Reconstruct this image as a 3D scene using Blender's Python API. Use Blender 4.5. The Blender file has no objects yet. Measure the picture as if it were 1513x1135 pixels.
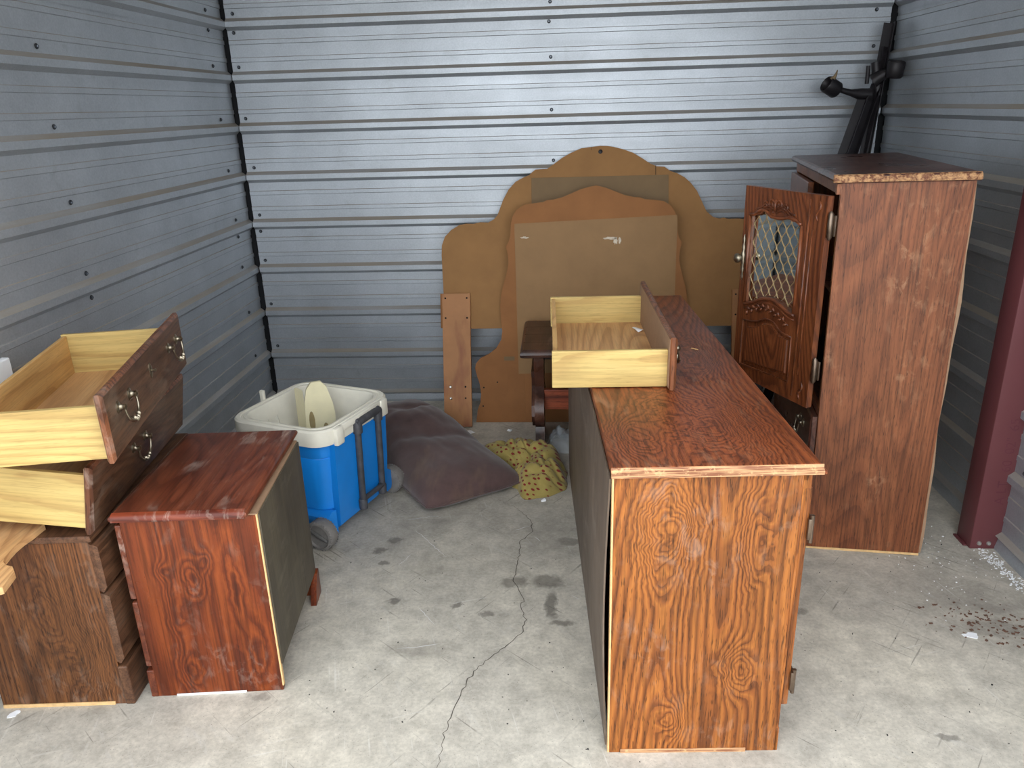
import bpy, bmesh, math, random
from mathutils import Vector, Matrix, Euler, noise
random.seed(7)
S = bpy.context.scene
C = S.collection
PI = math.pi

# ------------------------------------------------------------------ camera
cam_d = bpy.data.cameras.new('camera'); cam = bpy.data.objects.new('camera', cam_d); C.objects.link(cam)
cam_d.sensor_width = 36.0; cam_d.lens = 1136.0 / 1513.0 * 36.0; cam_d.clip_start = 0.02
right = Vector((0.99800542, 0.05658753, -0.02798262)); down = Vector((-0.00703812, -0.3407643, -0.94012242)); fwd = Vector((-0.06273468, 0.93844422, -0.33968634))
R3 = Matrix((right, -down, -fwd)).transposed()
cam.matrix_world = Matrix.Translation((0, 0, 1.5)) @ R3.to_4x4()
S.camera = cam

# ------------------------------------------------------------------ daylight (overcast sky through the open door behind the camera)
W = bpy.data.worlds.new('overcast_sky'); S.world = W; W.use_nodes = True
bg = W.node_tree.nodes['Background']; bg.inputs[0].default_value = (0.90, 0.95, 1.0, 1); bg.inputs[1].default_value = 2.2
S.view_settings.view_transform = 'Standard'; S.view_settings.look = 'None'
S.view_settings.gamma = 1.0; S.view_settings.use_curve_mapping = False
S.view_settings.exposure = 0.86

# ------------------------------------------------------------------ material helpers
def srgb(r, g, b):
    f = lambda c: (c/255/12.92) if c/255 <= 0.04045 else ((c/255+0.055)/1.055)**2.4
    return (f(r), f(g), f(b), 1)

class NT:
    def __init__(s, name):
        s.m = bpy.data.materials.new(name); s.m.use_nodes = True
        s.t = s.m.node_tree; s.b = s.t.nodes['Principled BSDF']
    def n(s, typ, **kw):
        nd = s.t.nodes.new(typ)
        for k, v in kw.items(): setattr(nd, k, v)
        return nd
    def l(s, a, b): s.t.links.new(a, b)
    def set(s, sock, v):
        if hasattr(v, 'is_output') or isinstance(v, bpy.types.NodeSocket): s.l(v, sock)
        else: sock.default_value = v
    def math(s, op, a, b=0.0, clamp=False):
        nd = s.n('ShaderNodeMath', operation=op, use_clamp=clamp)
        s.set(nd.inputs[0], a); s.set(nd.inputs[1], b); return nd.outputs[0]
    def mix(s, f, a, b, mode='MIX'):
        nd = s.n('ShaderNodeMix', data_type='RGBA', blend_type=mode)
        s.set(nd.inputs[0], f); s.set(nd.inputs[6], a); s.set(nd.inputs[7], b); return nd.outputs[2]
    def ramp(s, f, stops, interp='LINEAR'):
        nd = s.n('ShaderNodeValToRGB'); cr = nd.color_ramp; cr.interpolation = interp
        while len(cr.elements) < len(stops): cr.elements.new(0.5)
        for e, (p, c) in zip(cr.elements, stops):
            e.position = p; e.color = c if hasattr(c, '__len__') else (c, c, c, 1)
        s.l(f, nd.inputs[0]); return nd.outputs[0]
    def coords(s, rnd=True, kind='Object'):
        o = s.n('ShaderNodeTexCoord').outputs[kind]
        if not rnd: return o
        r = s.n('ShaderNodeObjectInfo').outputs['Random']
        v = s.n('ShaderNodeVectorMath', operation='SCALE'); v.inputs[0].default_value = (7.3, 3.9, 5.7); s.l(r, v.inputs[3])
        a = s.n('ShaderNodeVectorMath', operation='ADD'); s.l(o, a.inputs[0]); s.l(v.outputs[0], a.inputs[1]); return a.outputs[0]
    def mapping(s, v, sc, loc=(0, 0, 0), rot=(0, 0, 0)):
        nd = s.n('ShaderNodeMapping'); s.l(v, nd.inputs[0]); nd.inputs[1].default_value = loc; nd.inputs[2].default_value = rot; nd.inputs[3].default_value = sc; return nd.outputs[0]
    def noise(s, v, scale, detail=2, rough=0.5, dist=0.0):
        nd = s.n('ShaderNodeTexNoise'); s.l(v, nd.inputs['Vector']); nd.inputs['Scale'].default_value = scale
        nd.inputs['Detail'].default_value = detail; nd.inputs['Roughness'].default_value = rough; nd.inputs['Distortion'].default_value = dist
        return nd.outputs[0]
    def bump(s, h, strength=0.2, dist=0.002):
        nd = s.n('ShaderNodeBump'); nd.inputs['Strength'].default_value = strength; nd.inputs['Distance'].default_value = dist
        s.l(h, nd.inputs['Height']); s.l(nd.outputs[0], s.b.inputs['Normal'])
    def out(s, col=None, rough=None, metal=None, spec=None):
        for k, v in (('Base Color', col), ('Roughness', rough), ('Metallic', metal), ('Specular IOR Level', spec)):
            if v is not None: s.set(s.b.inputs[k], v)
        return s.m

def stretch(axis, across, along):
    v = [across]*3; v['XYZ'.index(axis)] = along; return tuple(v)

def wood(name, light, mid, dark, axis='Z', scale=3.2, rings=40, rough=0.38, line=0.75, fiber=0.5, worn=0.0, worncol=(205, 190, 175), spec=0.35, along=0.2, pores=0.5, rnd=True, knots=(), kdark=0.0):
    k = NT(name); c = k.coords(rnd)
    m1 = k.mapping(c, stretch(axis, scale, scale*along))
    n1 = k.noise(m1, 1.0, 1.2, 0.4, 0.35)
    n2 = k.noise(m1, 7.0, 2, 0.5)
    phase = k.math('ADD', k.math('MULTIPLY', n1, rings), k.math('MULTIPLY', n2, 0.55)); heart = None
    if knots:                                   # grain swirling round knots: (across, along, r_across, r_along, rings)
        sp = k.n('ShaderNodeSeparateXYZ'); k.l(k.coords(False), sp.inputs[0]); al = sp.outputs['XYZ'.index(axis)]
        wa = k.math('MULTIPLY', k.math('SUBTRACT', k.noise(c, 13, 3, 0.6), 0.5), 1.5); wl_ = k.math('MULTIPLY', k.math('SUBTRACT', k.noise(c, 8, 3, 0.6, 0.5), 0.5), 1.7)
        for (ka, kl, ra, rl, amp) in knots:
            dx = k.math('ADD', k.math('DIVIDE', k.math('SUBTRACT', sp.outputs[0], ka), ra), wa); dz = k.math('ADD', k.math('DIVIDE', k.math('SUBTRACT', al, kl), rl), wl_)
            d2 = k.math('ADD', k.math('MULTIPLY', dx, dx), k.math('MULTIPLY', dz, dz)); gs = k.math('POWER', 2.718, k.math('MULTIPLY', d2, -1.0))
            phase = k.math('ADD', phase, k.math('MULTIPLY', gs, amp*0.62))
            hh = k.ramp(gs, [(0.80, 0.0), (0.97, 1.0)]); heart = hh if heart is None else k.math('MAXIMUM', heart, hh)
    v = k.math('FRACT', phase)
    col = k.ramp(v, [(0.0, mid), (0.35, light), (0.62, mid), (0.86, dark), (0.97, dark), (1.0, mid)])
    base = k.ramp(n2, [(0.3, mid), (0.7, light)])
    col = k.mix(line, base, col)
    if heart is not None and kdark: col = k.mix(k.math('MULTIPLY', heart, kdark), col, dark)
    fb = k.noise(k.mapping(c, stretch(axis, 170, 5)), 1.0, 3, 0.6)
    fr = k.ramp(fb, [(0.34, 1.0-0.55*fiber), (0.55, 1.0), (0.75, 1.0+0.12*fiber)])
    col = k.mix(1.0, col, fr, 'MULTIPLY')
    pn = k.noise(k.mapping(c, stretch(axis, 420, 34)), 1.0, 1, 0.5)
    pr = k.ramp(pn, [(0.60, 1.0), (0.70, 1.0-pores)])
    col = k.mix(1.0, col, pr, 'MULTIPLY')
    tn = k.noise(c, 2.3, 2, 0.5)
    col = k.mix(1.0, col, k.ramp(tn, [(0.3, 0.80), (0.7, 1.15)]), 'MULTIPLY')
    r = rough
    if worn > 0:
        sc = k.noise(k.mapping(c, (34, 7, 20), rot=(0, 0, 0.5)), 1.0, 4, 0.65, 0.6)
        pa = k.noise(c, 5.0, 3, 0.6)
        msk = k.math('MULTIPLY', k.ramp(sc, [(0.50, 0.0), (0.64, 1.0)]), k.ramp(pa, [(0.46, 0.0), (0.64, 1.0)]))
        msk = k.math('MULTIPLY', msk, worn)
        col = k.mix(msk, col, srgb(*worncol))
        r = k.math('ADD', k.math('MULTIPLY', pa, 0.3), rough-0.12)
    k.bump(fb, 0.12, 0.0008)
    return k.out(col, r, 0.0, spec)

def plain(name, col, rough=0.5, metal=0.0, var=0.12, scale=14, spec=0.4, bump=0.0, detail=4):
    k = NT(name); c = k.coords()
    n = k.noise(c, scale, detail, 0.6)
    cc = k.mix(1.0, col, k.ramp(n, [(0.3, 1-var), (0.7, 1+var)]), 'MULTIPLY')
    if bump: k.bump(n, bump, 0.002)
    return k.out(cc, rough, metal, spec)

# ------------------------------------------------------------------ mesh helpers
def nb(): return bmesh.new()

def box(bm, x0, x1, y0, y1, z0, z1, bev=0.0, seg=2):
    vs = [bm.verts.new(p) for p in ((x0,y0,z0),(x1,y0,z0),(x1,y1,z0),(x0,y1,z0),(x0,y0,z1),(x1,y0,z1),(x1,y1,z1),(x0,y1,z1))]
    fs = [bm.faces.new([vs[i] for i in q]) for q in ((0,3,2,1),(4,5,6,7),(0,1,5,4),(1,2,6,5),(2,3,7,6),(3,0,4,7))]
    if bev:
        es = list({e for f in fs for e in f.edges})
        bmesh.ops.bevel(bm, geom=es, offset=bev, segments=seg, profile=0.5, affect='EDGES')
    return vs

def prism(bm, pts, axis, a0, a1):
    """pts: 2d outline in the plane perpendicular to axis (x:(y,z), y:(x,z), z:(x,y))"""
    def P(p, a):
        return (a, p[0], p[1]) if axis == 'x' else (p[0], a, p[1]) if axis == 'y' else (p[0], p[1], a)
    A = [bm.verts.new(P(p, a0)) for p in pts]; Bv = [bm.verts.new(P(p, a1)) for p in pts]
    n = len(pts)
    f = [bm.faces.new(A), bm.faces.new(list(reversed(Bv)))]
    for i in range(n): f.append(bm.faces.new((A[i], Bv[i], Bv[(i+1) % n], A[(i+1) % n])))
    bmesh.ops.recalc_face_normals(bm, faces=f)
    return f

def loft(bm, loops, cap0=True, cap1=True):
    L = [[bm.verts.new(p) for p in lp] for lp in loops]; n = len(L[0]); fs = []
    for a, b in zip(L, L[1:]):
        for i in range(n): fs.append(bm.faces.new((a[i], a[(i+1) % n], b[(i+1) % n], b[i])))
    if cap0: fs.append(bm.faces.new(list(reversed(L[0]))))
    if cap1: fs.append(bm.faces.new(L[-1]))
    bmesh.ops.recalc_face_normals(bm, faces=fs)
    return fs

def slab(bm, x0, x1, y0, y1, prof):
    """stacked rectangles: prof = [(inset, z), ...] or (inset_x0, x1, y0, y1, z)"""
    lp = []
    for p in prof:
        if len(p) == 2: a = b = c = d = p[0]; z = p[1]
        else: a, b, c, d, z = p
        lp.append([(x0+a, y0+c, z), (x1-b, y0+c, z), (x1-b, y1-d, z), (x0+a, y1-d, z)])
    return loft(bm, lp)

def tube(bm, path, r, seg=8, caps=True):
    path = [Vector(p) for p in path]; loops = []; prev = None
    for i, p in enumerate(path):
        t = (path[min(i+1, len(path)-1)] - path[max(i-1, 0)]).normalized()
        if prev is None:
            u = t.orthogonal().normalized()
        else:
            u = (prev - t*prev.dot(t)).normalized()
        prev = u; v = t.cross(u); rr = r[i] if hasattr(r, '__len__') else r
        loops.append([p + (u*math.cos(2*PI*j/seg) + v*math.sin(2*PI*j/seg))*rr for j in range(seg)])
    return loft(bm, loops, caps, caps)

def lathe(bm, prof, axis='z', c=(0, 0, 0), seg=24):
    """prof: [(radius, height)] along axis"""
    lp = []
    for r, h in prof:
        r = max(r, 1e-5); ring = []
        for j in range(seg):
            a = 2*PI*j/seg; p = (r*math.cos(a), r*math.sin(a))
            q = (h, p[0], p[1]) if axis == 'x' else (p[1], h, p[0]) if axis == 'y' else (p[0], p[1], h)
            ring.append((q[0]+c[0], q[1]+c[1], q[2]+c[2]))
        lp.append(ring)
    return loft(bm, lp)

def obj(name, bm, mat, parent=None, smooth=None, label=None):
    me = bpy.data.meshes.new(name)
    bm.normal_update(); bm.to_mesh(me); bm.free()
    if smooth is not None:
        for p in me.polygons: p.use_smooth = True
        if smooth < 180: me.set_sharp_from_angle(angle=math.radians(smooth))
    o = bpy.data.objects.new(name, me); C.objects.link(o)
    if mat: me.materials.append(mat)
    if parent: o.parent = parent
    if label: o['label'] = label
    return o

def tag(o, label, cat, group=None):
    o['label'] = label; o['category'] = cat
    if group: o['group'] = group
    return o

def thing(name, label, cat, loc=(0, 0, 0), yaw=0, pitch=0, roll=0, group=None):
    o = bpy.data.objects.new(name, None); C.objects.link(o); o.empty_display_size = 0.1
    o.rotation_mode = 'YXZ'; o.location = loc
    o.rotation_euler = (math.radians(pitch), math.radians(roll), math.radians(yaw))
    return tag(o, label, cat, group)

def part(name, mat, parent, *boxes, bev=0.0015, smooth=None, label=None):
    bm = nb()
    for b in boxes: box(bm, *b, bev=bev)
    return obj(name, bm, mat, parent, smooth, label)

def struct(o): o['kind'] = 'structure'; return o
def smoothstep(t): t = max(0, min(1, t)); return t*t*(3-2*t)

# ------------------------------------------------------------------ materials
def mat_metal():
    k = NT('galvalume_sheet'); c = k.coords(False)
    n = k.noise(c, 160, 2, 0.6); n2 = k.noise(c, 3.5, 4, 0.6); n3 = k.noise(k.mapping(c, (1.5, 1.5, 24)), 1.0, 3, 0.6)
    col = k.ramp(n, [(0.3, (0.395, 0.424, 0.46, 1)), (0.7, (0.46, 0.49, 0.525, 1))])
    col = k.mix(1.0, col, k.ramp(n2, [(0.3, 0.86), (0.65, 1.05)]), 'MULTIPLY')
    gz = k.n('ShaderNodeSeparateXYZ'); k.l(k.n('ShaderNodeNewGeometry').outputs['Normal'], gz.inputs[0])
    dust = k.math('MULTIPLY', k.ramp(gz.outputs[2], [(0.25, 0.0), (0.5, 1.0)]), k.ramp(n3, [(0.25, 0.35), (0.6, 0.85)]))
    dn = k.noise(c, 9, 5, 0.7, 0.5); dm = k.math('MULTIPLY', k.ramp(dn, [(0.60, 0.0), (0.74, 1.0)]), 0.35)
    col = k.mix(dm, col, (0.28, 0.29, 0.30, 1))
    col = k.mix(dust, col, srgb(140, 128, 112))
    r = k.math('ADD', 0.36, k.math('MULTIPLY', n3, 0.16))
    k.bump(n2, 0.25, 0.004)
    return k.out(col, r, k.math('MULTIPLY', k.math('SUBTRACT', 1.0, dust), 0.60), 0.5)
METAL = mat_metal()
SCREW = plain('screw_zinc', srgb(105, 110, 118), 0.35, 0.9)
WASHER = plain('screw_washer_rubber', srgb(38, 40, 44), 0.6)
BACKING = plain('dark_wall_cavity', srgb(28, 29, 32), 0.9, 0, 0.2)

def mat_floor():
    k = NT('stained_concrete'); c = k.coords(False)
    n1 = k.noise(c, 1.7, 5, 0.6, 0.3); n2 = k.noise(c, 14, 6, 0.65); n3 = k.noise(c, 90, 3, 0.6); n4 = k.noise(k.mapping(k.mapping(c, (1, 1, 1), rot=(0, 0, 0.9)), (5, 22, 1)), 1.0, 4, 0.7, 0.8)
    col = k.ramp(n1, [(0.3, srgb(168, 162, 151)), (0.5, srgb(192, 185, 172)), (0.7, srgb(208, 200, 184))])
    col = k.mix(1.0, col, k.ramp(n2, [(0.3, 0.74), (0.7, 1.16)]), 'MULTIPLY')
    col = k.mix(1.0, col, k.ramp(n3, [(0.3, 0.86), (0.7, 1.10)]), 'MULTIPLY')
    col = k.mix(k.math('MULTIPLY', k.ramp(n4, [(0.60, 0.0), (0.72, 1.0)]), 0.30), col, srgb(205, 202, 196))
    for ang, th, cc_, st in ((0.7, 0.665, srgb(88, 84, 78), 0.55), (2.2, 0.675, srgb(88, 84, 78), 0.5), (1.3, 0.665, srgb(214, 210, 202), 0.5), (2.8, 0.68, srgb(214, 210, 202), 0.5)):
        hn = k.noise(k.mapping(k.mapping(c, (1, 1, 1), rot=(0, 0, ang)), (3.0, 95, 1)), 1.0, 2, 0.5, 0.25)
        hp = k.noise(c, 4.5+ang, 3, 0.6)
        col = k.mix(k.math('MULTIPLY', k.math('MULTIPLY', k.ramp(hn, [(th, 0.0), (th+0.03, 1.0)]), k.ramp(hp, [(0.45, 0.0), (0.6, 1.0)])), st), col, cc_)
    sp_ = k.noise(c, 260, 1, 0.5); col = k.mix(k.math('MULTIPLY', k.ramp(sp_, [(0.66, 0.0), (0.74, 1.0)]), 0.5), col, srgb(96, 90, 84))
    # dark oily spots, plus a broad patch painting mid-floor light falloff along with grime
    sep = k.n('ShaderNodeSeparateXYZ'); k.l(c, sep.inputs[0])
    wob = k.math('MULTIPLY', k.math('SUBTRACT', n2, 0.5), 0.10)
    wob2 = k.math('MULTIPLY', k.math('SUBTRACT', k.noise(c, 30, 3, 0.6), 0.5), 0.05)
    tot = None
    for (x, y, rx, ry, s) in STAINS_AND_DIMMING:
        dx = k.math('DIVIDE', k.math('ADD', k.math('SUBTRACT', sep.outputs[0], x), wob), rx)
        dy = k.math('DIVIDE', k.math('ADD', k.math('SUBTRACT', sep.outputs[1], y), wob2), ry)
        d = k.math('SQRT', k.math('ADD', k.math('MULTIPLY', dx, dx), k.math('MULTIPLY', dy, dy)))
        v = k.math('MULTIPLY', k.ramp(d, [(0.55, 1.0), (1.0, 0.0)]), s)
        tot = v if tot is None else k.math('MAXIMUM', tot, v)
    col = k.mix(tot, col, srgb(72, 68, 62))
    k.bump(k.math('ADD', n2, k.math('MULTIPLY', n3, 0.5)), 0.15, 0.003)
    return k.out(col, k.math('ADD', 0.55, k.math('MULTIPLY', n2, 0.25)), 0.0, 0.3)
STAINS_AND_DIMMING = [(-0.05, 2.20, 0.07, 0.05, 0.6), (-0.16, 2.19, 0.06, 0.045, 0.6), (-0.03, 2.07, 0.022, 0.09, 0.65), (0.0, 1.98, 0.045, 0.018, 0.6),
          (-0.33, 2.06, 0.02, 0.02, 0.6), (-0.24, 2.02, 0.03, 0.02, 0.5), (-0.62, 2.45, 0.035, 0.03, 0.6), (-0.66, 2.38, 0.03, 0.03, 0.6), (-0.62, 2.30, 0.03, 0.018, 0.6),
          (-0.46, 2.32, 0.06, 0.16, 0.28), (-0.52, 2.55, 0.18, 0.10, 0.25), (-0.20, 2.55, 0.16, 0.09, 0.22), (-0.42, 1.85, 0.14, 0.05, 0.25), (0.03, 2.45, 0.06, 0.04, 0.5),
          (-0.55, 2.08, 0.02, 0.02, 0.6), (-0.83, 1.64, 0.035, 0.02, 0.35), (0.72, 2.05, 0.05, 0.02, 0.4), (0.95, 1.55, 0.03, 0.012, 0.5), (1.28, 1.98, 0.10, 0.05, 0.30), (1.33, 2.08, 0.07, 0.03, 0.25), (0.78, 2.32, 0.09, 0.05, 0.2), (-0.30, 2.65, 0.62, 0.62, 0.16), (0.95, 2.15, 0.45, 0.20, 0.10)]  # broad mid-floor ellipse: dimming light put into the colour, mixed with grime
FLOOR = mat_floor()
CRACK = plain('crack_dark', srgb(84, 78, 70), 0.95)
SCUFF = plain('scuff_chalky', srgb(206, 204, 200), 0.9)

DRESS_Z = wood('dresser_oak_side', srgb(172, 106, 48), srgb(136, 76, 34), srgb(80, 40, 19), axis='Z', rings=80, scale=3.0, worn=0.12, line=0.66, along=0.10, pores=0.6, fiber=0.7, knots=((0.125, 0.62, 0.055, 0.11, 11), (0.295, 0.24, 0.035, 0.07, 9), (0.155, 0.10, 0.03, 0.06, 7), (0.31, 0.60, 0.03, 0.12, 7)))
DRESS_Y = wood('dresser_oak_top', srgb(152, 82, 44), srgb(120, 60, 34), srgb(66, 31, 20), axis='Y', rings=70, scale=2.8, rough=0.32, worn=0.35, worncol=(176, 134, 104), along=0.13, line=0.62, fiber=0.7, knots=((0.26, 0.20, 0.09, 0.14, 14), (0.06, 0.17, 0.05, 0.10, 10), (0.17, 0.36, 0.05, 0.12, 9), (0.33, 0.75, 0.05, 0.2, 9)))
DARKOAK_Z = wood('chest_dark_oak', srgb(124, 78, 43), srgb(96, 58, 33), srgb(58, 34, 20), axis='Z', rings=70, scale=2.8, worn=0.1, fiber=0.9, along=0.10, line=0.5, pores=0.6, knots=((0.26, 0.16, 0.05, 0.11, 10), (0.20, 0.30, 0.04, 0.10, 8)))
DARKOAK_Y = wood('drawer_front_dark_oak', srgb(112, 78, 56), srgb(93, 63, 45), srgb(62, 41, 30), axis='Y', rings=36, scale=3.2, line=0.4, worn=0.25, worncol=(150, 132, 114), fiber=0.8)
DARKOAK_E = wood('drawer_front_edge_oak', srgb(136, 84, 54), srgb(112, 66, 42), srgb(66, 38, 26), axis='Z', rings=30, scale=4, worn=0.2)
ARM_Z = wood('cabinet_oak_side', srgb(142, 86, 54), srgb(116, 66, 41), srgb(76, 42, 27), axis='Z', rings=62, scale=2.4, along=0.10, fiber=0.8, line=0.34, worn=0.3, worncol=(205, 160, 122))
ARM_Y = wood('cabinet_top_oak', srgb(98, 60, 48), srgb(80, 48, 39), srgb(52, 30, 25), axis='Y', rings=40, rough=0.28, worn=0.2, worncol=(140, 114, 98))
DOOR_Z = wood('cabinet_door_oak', srgb(136, 78, 44), srgb(104, 55, 32), srgb(62, 31, 19), axis='Z', rings=34, scale=4, rough=0.34, spec=0.5, line=0.6)
DOOR_X = wood('cabinet_door_oak_rail', srgb(128, 72, 42), srgb(98, 52, 31), srgb(60, 30, 19), axis='X', rings=30, scale=4, rough=0.34, spec=0.5, line=0.6)
PINE_Z = wood('red_pine_side', srgb(138, 66, 28), srgb(106, 45, 19), srgb(78, 31, 16), axis='Z', rings=40, scale=3.4, rough=0.3, worn=0.12, fiber=0.8, along=0.055, pores=0.25, line=0.7, knots=((0.16, 0.37, 0.030, 0.045, 5), (0.20, 0.42, 0.018, 0.028, 4), (0.085, 0.40, 0.018, 0.03, 4), (0.095, 0.27, 0.02, 0.09, 4), (0.10, 0.09, 0.03, 0.05, 5), (0.26, 0.34, 0.022, 0.13, 3), (0.29, 0.13, 0.03, 0.12, 3)), kdark=0.7)
PINE_Y = wood('red_pine_top', srgb(122, 66, 44), srgb(102, 50, 33), srgb(74, 34, 23), axis='Y', rings=22, scale=4.0, rough=0.34, worn=0.8, worncol=(176, 152, 138), pores=0.2, fiber=0.6, line=0.5)
PINE_X = wood('red_pine_rail', srgb(140, 66, 40), srgb(110, 46, 29), srgb(80, 32, 20), axis='X', rings=18, scale=4.0, rough=0.30, worn=0.35, pores=0.2)
LOAK_X = wood('drawer_light_oak', srgb(206, 180, 116), srgb(196, 166, 102), srgb(166, 128, 74), axis='X', rings=16, scale=3.6, rough=0.5, line=0.5, fiber=0.35, pores=0.12)
LOAK_Y = wood('drawer_light_oak_back', srgb(214, 172, 112), srgb(202, 156, 96), srgb(170, 122, 70), axis='Y', rings=16, scale=3.6, rough=0.5, line=0.5, fiber=0.35, pores=0.12)
LOAKB = wood('drawer_bottom_ply', srgb(212, 168, 118), srgb(200, 152, 102), srgb(166, 120, 78), axis='Y', rings=34, scale=2.6, rough=0.55, line=0.6, fiber=0.3, pores=0.1)
RAWMDF = plain('raw_board_inner', srgb(150, 120, 94), 0.75, 0, 0.08, 40)
MDF = plain('tan_fibreboard', srgb(150, 110, 68), 0.72, 0, 0.09, 8, 0.25)
MDF2 = plain('orange_fibreboard', srgb(146, 98, 58), 0.7, 0, 0.10, 8, 0.25)
HARDB = plain('grey_tan_hardboard', srgb(146, 112, 74), 0.62, 0, 0.07, 10, 0.3)
HARDB2 = plain('olive_hardboard', srgb(122, 98, 68), 0.62, 0, 0.07, 10, 0.3)
def mat_legboard():
    k = NT('stained_leg_board'); c = k.coords()
    n = k.noise(c, 9, 4, 0.6); m = k.noise(k.mapping(c, (14, 6, 4.5)), 1, 3, 0.5)
    col = k.mix(k.ramp(m, [(0.52, 0.0), (0.68, 0.6)]), srgb(170, 118, 74), srgb(128, 70, 50))
    return k.out(k.mix(1.0, col, k.ramp(n, [(0.3, 0.9), (0.7, 1.08)]), 'MULTIPLY'), 0.65)
LEGB = mat_legboard()
BACKP = wood('dark_back_panel', srgb(112, 96, 82), srgb(98, 84, 72), srgb(84, 70, 60), axis='Z', rings=4, line=0.3, rough=0.5, worn=0.35, worncol=(150, 140, 128), fiber=0.4, pores=0.1)
BACKD = wood('olive_back_panel', srgb(92, 84, 68), srgb(80, 72, 60), srgb(66, 60, 50), axis='Z', rings=4, line=0.3, rough=0.5, worn=0.25, worncol=(130, 122, 108), fiber=0.4, pores=0.1)
PALE = plain('pale_raw_edge', srgb(214, 176, 124), 0.75, 0, 0.15, 60)
CHIPPED = None
def mat_chip():
    k = NT('chipped_edge'); c = k.coords(False)
    n = k.noise(c, 95, 4, 0.65)
    return k.out(k.ramp(n, [(0.40, srgb(108, 64, 44)), (0.60, srgb(190, 146, 102))]), 0.65)
CHIPPED = mat_chip()
def mat_edgeworn():
    k = NT('worn_pale_moulding'); c = k.coords(False)
    n = k.noise(k.mapping(c, (9, 40, 260)), 1.0, 4, 0.6); m = k.noise(c, 70, 3, 0.6)
    col = k.mix(k.ramp(n, [(0.40, 0.0), (0.56, 1.0)]), srgb(126, 76, 50), srgb(190, 146, 104))
    return k.out(k.mix(k.ramp(m, [(0.56, 0.0), (0.68, 0.8)]), col, srgb(206, 168, 120)), 0.6)
EDGEWORN = mat_edgeworn()
BRASS = plain('aged_pewter_brass', srgb(150, 140, 122), 0.30, 0.95, 0.25, 60)
BRONZE = plain('dark_bronze_hinge', srgb(120, 104, 90), 0.35, 0.9, 0.2, 50)
BLACKM = plain('black_painted_steel', srgb(34, 31, 34), 0.45, 0.2, 0.25, 20)
DARKHOLE = plain('hole_dark', srgb(22, 16, 13), 0.9)
BOLT = plain('zinc_bolt', srgb(205, 205, 200), 0.3, 0.8)
MAROON = plain('maroon_primer_steel', srgb(100, 54, 57), 0.48, 0.0, 0.06, 5, 0.4)
MAROON_D = plain('maroon_stamp', srgb(92, 45, 53), 0.5)
DTABLE = wood('dark_walnut_table', srgb(92, 56, 42), srgb(68, 40, 31), srgb(40, 22, 18), axis='Y', rings=8, rough=0.28, worn=0.4, worncol=(150, 120, 105), spec=0.5)
DTABLE_R = wood('table_stretcher_red', srgb(150, 74, 46), srgb(112, 50, 32), srgb(64, 28, 20), axis='X', rings=9, rough=0.35)
COOLB = plain('blue_cooler_plastic', srgb(22, 128, 214), 0.35, 0, 0.05, 8, 0.45)
COOLW = plain('dirty_white_plastic', srgb(226, 221, 206), 0.42, 0, 0.08, 9, 0.4)
CREAM = plain('cream_plastic', srgb(226, 216, 178), 0.4, 0, 0.08, 10, 0.4)
HANDLE = plain('dusty_black_plastic', srgb(66, 66, 70), 0.5, 0, 0.35, 30)
TYRE = plain('dusty_grey_rubber', srgb(118, 114, 110), 0.75, 0, 0.2, 30)
TYRE_D = plain('dark_hub_plastic', srgb(92, 90, 88), 0.6, 0, 0.2, 30)
WHITE = plain('white_paper', srgb(235, 236, 238), 0.8, 0, 0.04)
DIRT = plain('brown_leaf_litter', srgb(104, 76, 62), 0.9, 0, 0.4, 80)
def mat_suede():
    k = NT('brown_microsuede'); c = k.coords(False)
    n = k.noise(c, 6, 5, 0.65, 0.4); n2 = k.noise(c, 220, 2, 0.5); n3 = k.noise(k.mapping(c, (4, 1.4, 1), rot=(0, 0, 0.6)), 1.6, 4, 0.6)
    col = k.ramp(n, [(0.3, srgb(70, 53, 52)), (0.7, srgb(95, 74, 71))])
    col = k.mix(k.ramp(n3, [(0.58, 0.0), (0.74, 0.45)]), col, srgb(138, 112, 88))
    k.bump(n2, 0.15, 0.001); k.b.inputs['Sheen Weight'].default_value = 0.35
    return k.out(col, 0.9, 0, 0.15)
SUEDE = mat_suede()
def mat_dots():
    k = NT('yellow_polka_dot_cloth'); c = k.coords(False, 'UV')
    v = k.n('ShaderNodeTexVoronoi', feature='F1'); k.l(c, v.inputs['Vector']); v.inputs['Scale'].default_value = 38.0; v.inputs['Randomness'].default_value = 0.35
    d = k.ramp(v.outputs['Distance'], [(0.25, 1.0), (0.29, 0.0)])
    n = k.noise(c, 9, 4, 0.6)
    base = k.ramp(n, [(0.3, srgb(140, 124, 68)), (0.7, srgb(168, 150, 88))])
    k.b.inputs['Sheen Weight'].default_value = 0.2
    return k.out(k.mix(d, base, srgb(118, 36, 36)), 0.9, 0, 0.15)
DOTS = mat_dots()
def mat_mirror():
    k = NT('mirror_glass'); return k.out((0.86, 0.93, 0.93, 1), 0.03, 1.0)
MIRROR = mat_mirror()
LATTICE = plain('gold_lattice_paint', srgb(164, 138, 100), 0.45, 0.25, 0.1)
def mat_poly():
    k = NT('clear_plastic_film'); k.b.inputs['Alpha'].default_value = 0.38
    return k.out(srgb(190, 195, 200), 0.15, 0, 0.6)
POLY = mat_poly()

# ------------------------------------------------------------------ room shell
XL, XR, YB, YF, ZC = -1.60, 1.54, 3.915, 0.95, 2.62
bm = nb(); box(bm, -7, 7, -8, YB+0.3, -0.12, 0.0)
floor = struct(obj('floor', bm, FLOOR))

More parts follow.
